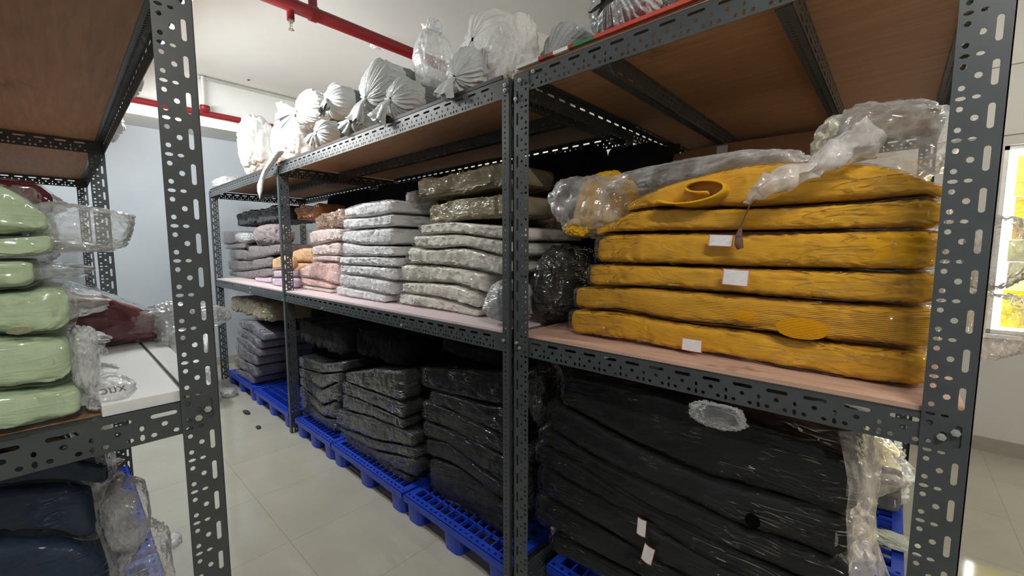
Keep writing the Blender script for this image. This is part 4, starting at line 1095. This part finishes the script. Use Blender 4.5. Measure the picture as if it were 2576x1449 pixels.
def local_tube(parent, name, pts, rad, mat, n=12, label=None, wob=0.0, seed=0):
    inv = parent.matrix_basis.inverted()
    pp = [inv @ Vector(p) for p in pts]
    # smooth the path
    out, rr = [], []
    for i in range(len(pp)-1):
        for k in range(6):
            t = k/6; a = pp[max(i-1, 0)]; b = pp[i]; c = pp[i+1]; d = pp[min(i+2, len(pp)-1)]
            out.append(0.5*((2*b)+(c-a)*t+(2*a-5*b+4*c-d)*t*t+(3*b-a-3*c+d)*t**3))
            rr.append((rad[i]+(rad[i+1]-rad[i])*t) if isinstance(rad, list) else rad)
    out.append(pp[-1]); rr.append(rad[-1] if isinstance(rad, list) else rad)
    vs, fs = [], []; tube_geo(vs, fs, out, rr, n)
    if wob:
        vs = [Vector(v)+Vector([wob*noise.noise(Vector(v)*38+Vector((k*17.3, seed, 0))) for k in range(3)]) for v in vs]
    o = link(name, mesh(name, vs, fs), parent, mat=M[mat], smooth=True)
    if label: o['label'] = label
    return o
Y0 = YEL.objs[0]
P = lambda px, py, y: at(px, py, y=y)
local_tube(Y0, 'film_twist', [P(2175, 352, 0.16), P(2110, 385, 0.09), P(2040, 425, 0.06), P(1985, 448, 0.05), P(1935, 465, 0.055), P(1895, 492, 0.07), P(1875, 512, 0.08)], [0.050, 0.034, 0.021, 0.032, 0.027, 0.014, 0.010], 'filmtwist', 24, 'twisted milky film tail', 0.018, 4)
STR = local_tube(Y0, 'string', [P(1895, 500, 0.075), P(1880, 530, 0.08), P(1868, 560, 0.09), P(1862, 578, 0.095)], 0.0022, 'string', 6)
local_tube(Y0, 'tag', [P(1862, 570, 0.095), P(1858, 590, 0.095), P(1858, 612, 0.095), P(1862, 626, 0.097)], [0.004, 0.008, 0.012, 0.009], 'string', 10, 'brown tag hanging on the string', 0.004).parent = STR
# milky film dome over the top roll and grey edge fold
inv = Y0.matrix_basis.inverted()
d = crumple('plastic_sleeve', (0.46, 0.55, 0.28), 81, 'film', None, None, None, tuple(inv @ at(2215, 470, y=0.42)), 0.30, 1.6, parent=Y0); d['label'] = 'loose clear film dome'
d = crumple('plastic_sleeve', (0.86, 0.46, 0.16), 82, 'film', None, None, None, tuple(inv @ at(1790, 492, y=0.36)), 0.30, 1.6, parent=Y0); d['label'] = 'loose greyish film'
# bare cloth scroll showing at the mouth of the top roll
vs, fs = [], []
for i in range(61):
    t = i/60; a = -2.6+t*7.5; rr = 0.062*(1-0.80*t)
    for k in range(7):
        s = k/6
        vs.append((rr*math.cos(a)*1.9+0.05*t, -0.02+s*0.16+0.02*t, rr*math.sin(a)*0.80+0.006*math.sin(5*s+t*9)))
for i in range(60):
    for k in range(6): fs.append((i*7+k, (i+1)*7+k, (i+1)*7+k+1, i*7+k+1))
o = link('cloth_scroll', mesh('cloth_scroll', vs, fs), Y0, tuple(inv @ at(1735, 478, y=0.10)), M['yellowraw'], smooth=True)
o.modifiers.new('thick', 'SOLIDIFY').thickness = 0.006
o['label'] = 'bare bright yellow cloth end'
for i_, (px, py, sz, ft) in enumerate(((2505, 640, (0.17, 0.22, 0.26), 'filmgrey'), (2500, 820, (0.17, 0.22, 0.24), 'filmglow'))):
    d = crumple('plastic_end', sz, 85+i_, ft, None, None, None, (0, 0, 0), 0.35, 1.8, 5, flat=False, parent=YEL.objs[2+i_])
    d.matrix_local = YEL.objs[2+i_].matrix_basis.inverted() @ Matrix.Translation(at(px, py, y=0.50)); d['label'] = 'loose film end poking past the post'
# torn windows in the film of the ribbed roll: bare cloth ovals
def patch(parent, px, py, w, h, y, mat, label, name='bare_patch'):
    vs, fs = [(0, -0.004, 0)], []
    for k in range(28):
        a = 2*PI*k/28; f = 1+0.12*noise.noise(Vector((math.cos(a)*2, math.sin(a)*2, px)))
        vs.append((w/2*math.cos(a)*f, 0.0, h/2*math.sin(a)*f))
    for k in range(28): fs.append((0, 1+k, 1+(k+1) % 28))
    o = link(name, mesh(name, vs, fs), parent, tuple(parent.matrix_basis.inverted() @ at(px, py, y=y)), M[mat], smooth=True); o['label'] = label
    return o
M['bareyellowrib'] = mat_wrapped('bare_ribbed_yellow', (0.60, 0.27, 0.002), 0.04, 0.0, 0.4, 0.0, rib=70)
patch(YEL.objs[4], 2015, 826, 0.125, 0.062, 0.113, 'bareyellowrib', 'bare ribbed cloth where the film is torn')
patch(YEL.objs[4], 1872, 795, 0.06, 0.035, 0.113, 'bareyellowrib', 'small bare patch of ribbed cloth')
patch(BLK.objs[2], 1893, 1310, 0.042, 0.046, 0.079, 'hole', 'dark round hole torn in the film')
# large film apron over the right ends of the black rolls
B0 = BLK.objs[0]; invb = B0.matrix_basis.inverted()
vs, fs = [], []
colp = [[(2108, 1085), (2122, 1150), (2136, 1230), (2128, 1290), (2130, 1350), (2136, 1449), (2150, 1500)], [(2155, 1085), (2172, 1150), (2186, 1230), (2180, 1300), (2186, 1370), (2204, 1449), (2230, 1500)], [(2222, 1105), (2220, 1160), (2214, 1220), (2204, 1290), (2207, 1360), (2235, 1440), (2260, 1500)]]
nu, nv_ = 24, 48
for i in range(nv_+1):
    t = i/nv_*6; a = min(int(t), 5); q = t-a
    for k in range(nu+1):
        u = k/nu*2; b = min(int(u), 1); r_ = u-b
        def pt(c, j): return Vector(colp[c][j])
        p0 = pt(b, a).lerp(pt(b, a+1), q); p1 = pt(b+1, a).lerp(pt(b+1, a+1), q); pp = p0.lerp(p1, r_)
        yy = 0.056+0.42*max(0.0, k/nu-0.5)**1.5+(0.006+0.05*max(0.0, k/nu-0.4))*noise.noise(Vector((k*0.35, i*0.16, 5)))+0.008*noise.noise(Vector((k*0.9, i*0.5, 9)))
        vs.append(invb @ at(pp.x, pp.y, y=yy))
for i in range(nv_):
    for k in range(nu):
        fs.append((i*(nu+1)+k, i*(nu+1)+k+1, (i+1)*(nu+1)+k+1, (i+1)*(nu+1)+k))
o = link('plastic_end', mesh('film_apron', vs, fs), B0, mat=M['filmglow'], smooth=True); o['label'] = 'loose film over the roll ends'

# green stack: big loose film end with mirrored handwriting, clear bag mouth
G1 = GRN.objs[1]
def blob_child(parent, size, seed, mat, p, label, rough=0.35, freq=1.9, name='plastic_end'):
    # size in room axes; the parent is turned, so swap x and y for it
    d = crumple(name, size, seed, mat, None, None, None, (0, 0, 0), rough, freq, 5, flat=False, parent=parent)
    d.matrix_local = parent.matrix_basis.inverted() @ Matrix.Translation(p)
    d['label'] = label
    return d
blob_child(G1, (0.30, 0.24, 0.14), 91, 'film', at(205, 575, x=-1.44), 'loose clear film mouth')
blob_child(GRN.objs[5], (0.20, 0.13, 0.09), 92, 'filmthick', at(268, 985, x=-1.42), 'milky film end with handwriting')
blob_child(GRN.objs[4], (0.24, 0.07, 0.2), 93, 'filmthick', at(212, 900, x=-1.42), 'milky film end')
blob_child(MAR.objs[0], (0.30, 0.42, 0.16), 94, 'film', at(450, 800, x=-2.12), 'loose shiny film end', 0.4)
blob_child(MAR.objs[0], (0.36, 0.20, 0.22), 95, 'filmthick', at(440, 815, x=-2.12), 'bunched shiny film end', 0.45, 2.4)
blob_child(NAV.objs[1], (0.26, 0.14, 0.24), 96, 'film', at(318, 1290, x=-1.60), 'dusty film end', 0.4)
blob_child(NAV.objs[2], (0.26, 0.16, 0.26), 97, 'film', at(368, 1400, x=-1.62), 'pale dusty film end', 0.45)

def writing(parent, text, p, size, face, mirror=False, mat='ink', rot=0.0):
    cu = bpy.data.curves.new('handwriting', 'FONT'); cu.body = text; cu.size = size; cu.align_x = 'CENTER'; cu.align_y = 'CENTER'; cu.shear = 0.2
    cu.offset = 0.0
    t_ = bpy.data.objects.new('tmp', cu); C.objects.link(t_)
    bpy.context.view_layer.update()
    me = bpy.data.meshes.new_from_object(t_.evaluated_get(bpy.context.evaluated_depsgraph_get()))
    bpy.data.objects.remove(t_)
    o = link('handwriting', me, parent); me.materials.clear(); me.materials.append(M[mat])
    base = Matrix.Rotation(PI/2, 4, 'X')              # upright, facing -y
    if face == 'x': base = Matrix.Rotation(PI/2, 4, 'Z') @ base
    s = Matrix.Diagonal((-1, 1, 1, 1)) if mirror else Matrix.Identity(4)
    o.matrix_local = parent.matrix_basis.inverted() @ Matrix.Translation(p) @ base @ Matrix.Rotation(rot, 4, 'Z') @ s
    return o
writing(GRN.objs[5], 'xuc', at(287, 978, x=-1.292), 0.030, 'x', True, 'greyink')
writing(CRM.objs[5], 'TX-001', at(1048, 764, y=0.152), 0.038, 'y', rot=-0.12)
writing(WHT.objs[0], 'TD-5', at(913, 528, y=0.122), 0.045, 'y', False, 'greyink', rot=0.12)
# lettered patch on a green bundle
patch(GRN.objs[3], 52, 835, 0.036, 0.016, 0, 'fadedbrown', 'worn brown stencilled mark', 'stencil_mark').matrix_local = GRN.objs[3].matrix_basis.inverted() @ Matrix.Translation(at(50, 832, x=-1.306)) @ Matrix.Rotation(PI/2, 4, 'Z')

# white sheets on the near rack and a cord across them
wsx = (-3.84, -1.30)
o = link('foam_sheet', bevel_box('foam_sheet', (0, 0, 0), (wsx[1]-wsx[0], 0.056, 0.028), 0.002), None, (wsx[0], -1.103, ZL-0.0105), M['whiteboard'])
tag(o, 'narrow white foam strip along the aisle edge of the near rack shelf', 'foam sheet')
o = link('foam_sheet', bevel_box('foam_sheet', (0, 0, 0), (wsx[1]-wsx[0]-0.005, 0.143, 0.028), 0.002), None, (wsx[0], -1.255, ZL-0.0105), M['whiteboard'])
tag(o, 'white foam sheet beside the green stack on the near rack, under the maroon bundle', 'foam sheet')
link('sheet_joint', boxes('sheet_joint', [((0, 0.1435, 0.004), (wsx[1]-wsx[0]-0.006, 0.149, 0.022))]), o, (0, 0, 0), M['cord'])

# cardboard leaning behind the yellow pile, with a bit of tape
cp = [at(1690, 392, y=1.0), at(1850, 358, y=1.0), at(2110, 326, y=1.0)]
vs, fs = [], []
tops = [at(px, py, y=0.98) for px, py in ((1680, 392), (1765, 372), (1850, 357), (1935, 345), (2020, 333), (2120, 324))]
for t_ in tops:
    for yy, zz in ((0, 0), (0.012, 0)): vs.append((t_.x, t_.y+yy, t_.z))
    for yy in (0, 0.012): vs.append((t_.x+0.02, t_.y-0.24+yy, BOT+0.52))
for i in range(5):
    a, b = i*4, (i+1)*4
    fs += [(a, a+2, b+2, b), (a+1, b+1, b+3, a+3), (a, b, b+1, a+1), (a+2, a+3, b+3, b+2)]
fs += [(0, 1, 3, 2), (20, 22, 23, 21)]
me = mesh('cardboard_sheet', vs, fs)
o = link('cardboard_sheet', me, None, mat=M['card']); tag(o, 'brown cardboard sheet leaning behind the topmost yellow roll', 'cardboard')
q = at(1817, 376, y=0.93); tp = link('tape', boxes('tape', [((-0.025, -0.002, -0.018), (0.025, 0.0, 0.018))]), o, tuple(q), M['whiteboard']); tp['label'] = 'scrap of pale tape'

# printed sheet whose coloured edge shows along the top board of the short rack
o = link('printed_sheet', boxes('printed_sheet', [((0, -0.004, 0), (1.29, 0.55, 0.012))]), None, (-1.165, 0.0, ZU+0.0135), M['bands'])
tag(o, 'printed sheet with white, green and red edge on top of the short rack', 'printed sheet')

# ------------------------------------------------------------------ the room
CEIL = 3.73
def mat_floor():
    m, nt, out = nt_new('polished_beige_tiles')
    p = N(nt, 'ShaderNodeBsdfPrincipled')
    v = coords(nt); mp = v.node
    mp.inputs['Location'].default_value = (2.395, 0.527, 0)
    b = N(nt, 'ShaderNodeTexBrick'); b.offset = 0.0; b.inputs['Scale'].default_value = 1.0
    b.inputs['Brick Width'].default_value = 0.6; b.inputs['Row Height'].default_value = 0.6; b.inputs['Mortar Size'].default_value = 0.0018
    b.inputs['Mortar Smooth'].default_value = 0.2
    b.inputs['Color1'].default_value = (0.43, 0.41, 0.345, 1); b.inputs['Color2'].default_value = (0.41, 0.39, 0.33, 1); b.inputs['Mortar'].default_value = (0.30, 0.28, 0.23, 1)
    nt.links.new(v, b.inputs['Vector'])
    n = noise_tex(nt, coords(nt), 3.0, 5, 0.65)
    mix = N(nt, 'ShaderNodeMix', data_type='RGBA', blend_type='MULTIPLY'); mix.inputs[0].default_value = 1
    nt.links.new(b.outputs['Color'], mix.inputs[6]); nt.links.new(ramp(nt, n, [(0.3, (0.88, 0.88, 0.88)), (0.7, (1, 1, 1))]), mix.inputs[7])
    # pale scuffs
    s = noise_tex(nt, coords(nt, (1, 3.0, 1), (0, 0, 0.6)), 7, 6, 0.75)
    mix2 = N(nt, 'ShaderNodeMix', data_type='RGBA'); nt.links.new(ramp(nt, s, [(0.70, (0, 0, 0)), (0.76, (0.5, 0.5, 0.5))]), mix2.inputs[0])
    nt.links.new(mix.outputs[2], mix2.inputs[6]); mix2.inputs[7].default_value = (0.62, 0.61, 0.56, 1)
    nt.links.new(mix2.outputs[2], p.inputs['Base Color'])
    rn = noise_tex(nt, coords(nt), 5, 4)
    rr = ramp(nt, rn, [(0.3, (0.035,)*3), (0.75, (0.12,)*3)]); nt.links.new(rr, p.inputs['Roughness'])
    p.inputs['Specular IOR Level'].default_value = 0.6
    nt.links.new(p.outputs[0], out.inputs['Surface'])
    return m
M['floor'] = mat_floor()
M['wall'] = mat_plain('painted_wall', (0.44, 0.485, 0.53), 0.8, 0, 0.03, 1.5, 140, 0.08)
M['wallwarm'] = mat_plain('painted_back_wall', (0.62, 0.60, 0.55), 0.8, 0, 0.03, 1.5, 140, 0.08)
M['ceil'] = mat_plain('painted_ceiling', (0.75, 0.775, 0.765), 0.85, 0, 0.03, 0.8, 90, 0.08)
M['skirt'] = mat_plain('tile_skirting', (0.34, 0.32, 0.27), 0.35, 0, 0.05)
def slab(name, lo, hi, mat):
    o = link(name, boxes(name, [(lo, hi)]), None, mat=M[mat]); o['kind'] = 'structure'; return o
XL, XR, YB, YF = -6.95, 4.2, 3.66, -4.6
slab('floor', (XL-0.2, YF-0.2, -0.12), (XR+0.2, YB+0.2, 0.0), 'floor')
slab('ceiling', (XL-0.2, YF-0.2, CEIL), (XR+0.2, YB+0.2, CEIL+0.12), 'ceil')
slab('wall_left', (XL-0.15, YF-0.2, 0), (XL, YB+0.2, CEIL), 'wall')
slab('wall_right', (XR, YF-0.2, 0), (XR+0.15, YB+0.2, CEIL), 'wallwarm')
slab('wall_front', (XL, YF-0.15, 0), (XR, YF, CEIL), 'wall')
WX = (0.565, 2.15); WZ = (0.955, 2.41)
me = boxes('wall_back', [((XL, YB, 0), (WX[0], YB+0.15, CEIL)), ((WX[1], YB, 0), (XR, YB+0.15, CEIL)), ((WX[0], YB, 0), (WX[1], YB+0.15, WZ[0])), ((WX[0], YB, WZ[1]), (WX[1], YB+0.15, CEIL))])
o = link('wall_back', me, None, mat=M['wallwarm']); o['kind'] = 'structure'
slab('baseboard_back', (XL, YB-0.014, 0.0), (XR, YB, 0.115), 'skirt')
slab('baseboard_left', (XL, YF, 0.0), (XL+0.014, YB, 0.115), 'skirt')
slab('ceiling_beam', (XL, YF, 3.13), (-6.35, YB, CEIL), 'ceil')
slab('trim_1', (XL, YB-0.03, 3.00), (XR, YB, 3.035), 'wallwarm')
slab('trim_2', (XL, YB-0.022, 2.485), (XR, YB, 2.525), 'wallwarm')

# window: bright pane, slim frame, newspaper taped over it
wn = empty('window_1', (WX[0], YB, WZ[0])); wn['kind'] = 'structure'
W_, H_ = WX[1]-WX[0], WZ[1]-WZ[0]
M['sky'] = mat_emit('daylit_glass', (1.0, 0.98, 0.94), 8.0)
link('window_pane', boxes('window_pane', [((0, 0.09, 0), (W_, 0.095, H_))]), wn, mat=M['sky'])
fr = [((0, 0.04, 0), (0.03, 0.10, H_)), ((W_-0.03, 0.04, 0), (W_, 0.10, H_)), ((0, 0.04, 0), (W_, 0.10, 0.03)), ((0, 0.04, H_-0.03), (W_, 0.10, H_)), ((W_/2-0.02, 0.04, 0), (W_/2+0.02, 0.10, H_))]
link('window_frame', boxes('window_frame', fr), wn, mat=M['white'])
link('window_sill', boxes('window_sill', [((-0.02, -0.03, -0.03), (W_+0.02, 0.04, 0.0))]), wn, mat=M['white'])
def mat_news(name, col, s, seed):
    m, nt, out = nt_new(name)
    e = N(nt, 'ShaderNodeEmission'); e.inputs['Strength'].default_value = s  # paper emits by itself, in place of daylight coming through it
    v = coords(nt, (1, 1, 1)); v.node.inputs['Location'].default_value = (seed, 0, seed*2.3)
    n = noise_tex(nt, coords(nt, (9, 1, 38)), 2.2, 2); n2 = noise_tex(nt, v, 9, 2)
    mu = N(nt, 'ShaderNodeMath', operation='MULTIPLY'); nt.links.new(n, mu.inputs[0]); nt.links.new(n2, mu.inputs[1])
    nt.links.new(ramp(nt, mu.outputs[0], [(0.20, col), (0.27, sc3(col, 0.72)), (0.34, sc3(col, 0.45))]), e.inputs['Color'])
    d = N(nt, 'ShaderNodeBsdfDiffuse'); d.inputs['Color'].default_value = (*sc3(col, 0.8), 1)
    ad = N(nt, 'ShaderNodeAddShader'); nt.links.new(e.outputs[0], ad.inputs[0]); nt.links.new(d.outputs[0], ad.inputs[1])
    nt.links.new(ad.outputs[0], out.inputs['Surface'])
    return m
z0 = WZ[0]+0.03
NS = [(0.03, 0.33, (0.95, 0.80, 0.04), 'bright yellow newspaper sheet, lowest on the window'), (0.33, 0.55, (0.92, 0.86, 0.40), 'pale yellow newspaper sheet, second up on the window'), (0.55, 0.72, (0.80, 0.78, 0.30), 'greenish newspaper strip in the middle of the window'),
      (0.72, 1.05, (0.95, 0.66, 0.10), 'orange-yellow newspaper sheet, second from the top of the window'), (1.05, 1.36, (0.95, 0.78, 0.18), 'yellow newspaper sheet with an orange corner, topmost on the window')]
for i, (a, b, c, l) in enumerate(NS):
    me = boxes('newspaper_sheet', [((0, 0, 0), (W_-0.2, 0.002, b-a-0.004))])
    o = link('newspaper_sheet', me, None, (WX[0]+0.080+0.010*(i % 2), YB+0.082-0.003*i, WZ[0]+a+0.02), mat_news(f'glowing_newsprint_{i}', c, 0.46, i*3.1)); tag(o, l, 'newspaper', 'newspaper on the window')

# ceiling services
o = link('sprinkler_pipe', tube('sprinkler_pipe', [(-3.36, YF+0.05, 3.40), (-3.36, YB-0.02, 3.40)], 0.048, 20), None, mat=M['red'], smooth=True)
tag(o, 'thick red sprinkler pipe crossing above the aisle', 'pipe')
for i, yy in enumerate((0.14, 2.2, -2.4)):
    g = link('hanger', tube('hanger', [(-3.36, yy, 3.40+0.03), (-3.36, yy, CEIL-0.001)], 0.006, 8), o, mat=M['chrome'])
    vs, fs = [], []; tube_geo(vs, fs, [(-3.36, yy-0.025, 3.40), (-3.36, yy+0.025, 3.40)], 0.056, 20); tube_geo(vs, fs, [(-3.36, yy, 3.44), (-3.36, yy, 3.50)], 0.032, 12)
    link('pipe_clamp', mesh('clamp', vs, fs), o, mat=M['red'])
sp_y = at(730, 20, x=-3.36).y
link('sprinkler_drop', tube('sprinkler_drop', [(-3.36, sp_y, 3.40), (-3.36, sp_y, 3.29)], 0.026, 14), o, mat=M['red'], smooth=True)
vs, fs = [], []
tube_geo(vs, fs, [(-3.36, sp_y, 3.295), (-3.36, sp_y, 3.275)], 0.017, 12); tube_geo(vs, fs, [(-3.36-0.016, sp_y, 3.28), (-3.36-0.016, sp_y, 3.235), (-3.36, sp_y, 3.225)], 0.004, 6); tube_geo(vs, fs, [(-3.36+0.016, sp_y, 3.28), (-3.36+0.016, sp_y, 3.235), (-3.36, sp_y, 3.225)], 0.004, 6); tube_geo(vs, fs, [(-3.36, sp_y, 3.228), (-3.36, sp_y, 3.224)], 0.020, 14)
h_ = link('sprinkler_head', mesh('sprinkler_head', vs, fs), o, mat=M['chrome']); h_['label'] = 'chrome sprinkler head'
o = link('sprinkler_pipe', tube('sprinkler_pipe', [(-6.29, YF+0.05, 3.27), (-6.29, YB-0.02, 3.27)], 0.036, 16), None, mat=M['red'], smooth=True)
tag(o, 'thin red pipe along the foot of the ceiling beam', 'pipe')
for yy in (-2.0, 1.6): link('pipe_hanger', boxes('pipe_hanger', [((-6.352, yy-0.012, 3.262), (-6.325, yy+0.012, 3.278))]), o, mat=M['chrome'])
e_y = at(516, 285, x=-6.29).y
link('pipe_elbow', tube('pipe_elbow', [(-6.29, e_y, 3.27), (-6.29, e_y, 3.36)], 0.052, 14), o, mat=M['red'], smooth=True)
o = link('conduit', tube('conduit', [(-6.33, e_y-0.03, CEIL-0.03), (-6.33, YB-0.02, CEIL-0.03)], 0.020, 10), None, mat=M['white'], smooth=True); tag(o, 'white conduit along the top of the ceiling beam', 'conduit')
link('conduit_drop', tube('conduit_drop', [(-6.31, e_y, CEIL-0.02), (-6.31, e_y, 3.37)], 0.016, 10), o, mat=M['white'], smooth=True)
dp = at(945, 95, z=CEIL)
sd_ = tag(empty('smoke_detector', (dp.x, dp.y, CEIL)), 'round white smoke detector on the ceiling beside the red pipe', 'smoke detector')
link('mounting_base', tube('mounting_base', [(0, 0, -0.001), (0, 0, -0.035)], 0.085, 28), sd_, mat=M['white'])
link('sensor_head', tube('sensor_head', [(0, 0, -0.035), (0, 0, -0.085), (0, 0, -0.10)], [0.066, 0.060, 0.045], 28), sd_, mat=M['white'])
link('sensor_slot', tube('sensor_slot', [(0, 0, -0.068), (0, 0, -0.074)], 0.064, 28), sd_, mat=M['ink'])
link('sensor_cap', tube('sensor_cap', [(0, 0, -0.10), (0, 0, -0.112)], 0.032, 20), sd_, mat=M['white'])
p = at(625, 200, z=CEIL)
o = crumple('ceiling_mark', (0.05, 0.03, 0.012), 99, 'dark', 'tiny dark scrap stuck to the ceiling', 'scrap', None, (p.x, p.y, CEIL-0.012), 0.4, 2, 3)

# ------------------------------------------------------------------ lamps
M['tube'] = mat_emit('lit_led_tube', (0.96, 1.0, 0.985), 280.0)
M['fillwarm'] = mat_emit('fill_tube_warm', (1.0, 0.94, 0.85), 130.0)
def lamp(a, b, label, mat='tube'):
    a, b = Vector(a), Vector(b); mid = (a+b)/2; h = (b-a).length/2; z = mid.z
    root = tag(empty('tube_lamp', mid), label, 'lamp', 'ceiling tube lamps')
    root.rotation_euler.z = math.atan2((b-a).y, (b-a).x)
    link('lamp_housing', boxes('lamp_housing', [((-h, -0.03, 0.014), (h, 0.03, 0.05))]), root, mat=M['white'])
    for s in (-0.8, 0.8): link('hanger', tube('hanger', [(h*s, 0, 0.05), (h*s, 0, CEIL-z-0.001)], 0.004, 6), root, mat=M['white'])
    link('led_tube', tube('led_tube', [(-h+0.01, 0, 0), (h-0.01, 0, 0)], 0.013, 8), root, mat=M[mat])
    return root
LZ = 3.05
M['fillnear'] = mat_emit('fill_tube_near', (1.0, 0.96, 0.90), 215.0)
M['filldim'] = mat_emit('fill_tube_dim', (1.0, 0.97, 0.92), 105.0)
lamp(at(402, 115, z=LZ), at(472, -6, z=LZ), 'lit tube lamp glimpsed through the holes of the near end post')
lamp((-5.9, -1.02, LZ), (-4.6, -1.02, LZ), 'lit tube lamp over the far end of the aisle')
lamp((0.35, -1.25, LZ), (1.55, -1.25, LZ), 'added unseen fill lamp over the near end of the aisle', 'fillnear')  # unseen lamp, added to light the front of the short rack
lamp((-5.0, 2.5, LZ), (-3.8, 2.5, LZ), 'added unseen fill lamp beyond the long rack', 'filldim')  # unseen lamp, added as fill behind the racks
lamp((1.5, 1.6, LZ), (2.7, 1.6, LZ), 'added unseen fill lamp over the window side of the room', 'fillwarm')  # unseen lamp, added to brighten the back wall and board undersides

w = bpy.data.worlds.new('world'); sc.world = w; w.use_nodes = True
w.node_tree.nodes['Background'].inputs[0].default_value = (0.8, 0.9, 1.0, 1); w.node_tree.nodes['Background'].inputs[1].default_value = 0.3

vs_ = sc.view_settings
vs_.view_transform = 'Standard'; vs_.look = 'None'; vs_.gamma = 1.0; vs_.exposure = 0.98; vs_.use_curve_mapping = False
cy = sc.cycles
cy.use_denoising = True
cy.max_bounces = 8; cy.diffuse_bounces = 4; cy.glossy_bounces = 3; cy.transparent_max_bounces = 12; cy.transmission_bounces = 2
cy.sample_clamp_indirect = 6.0; cy.caustics_reflective = False; cy.caustics_refractive = False
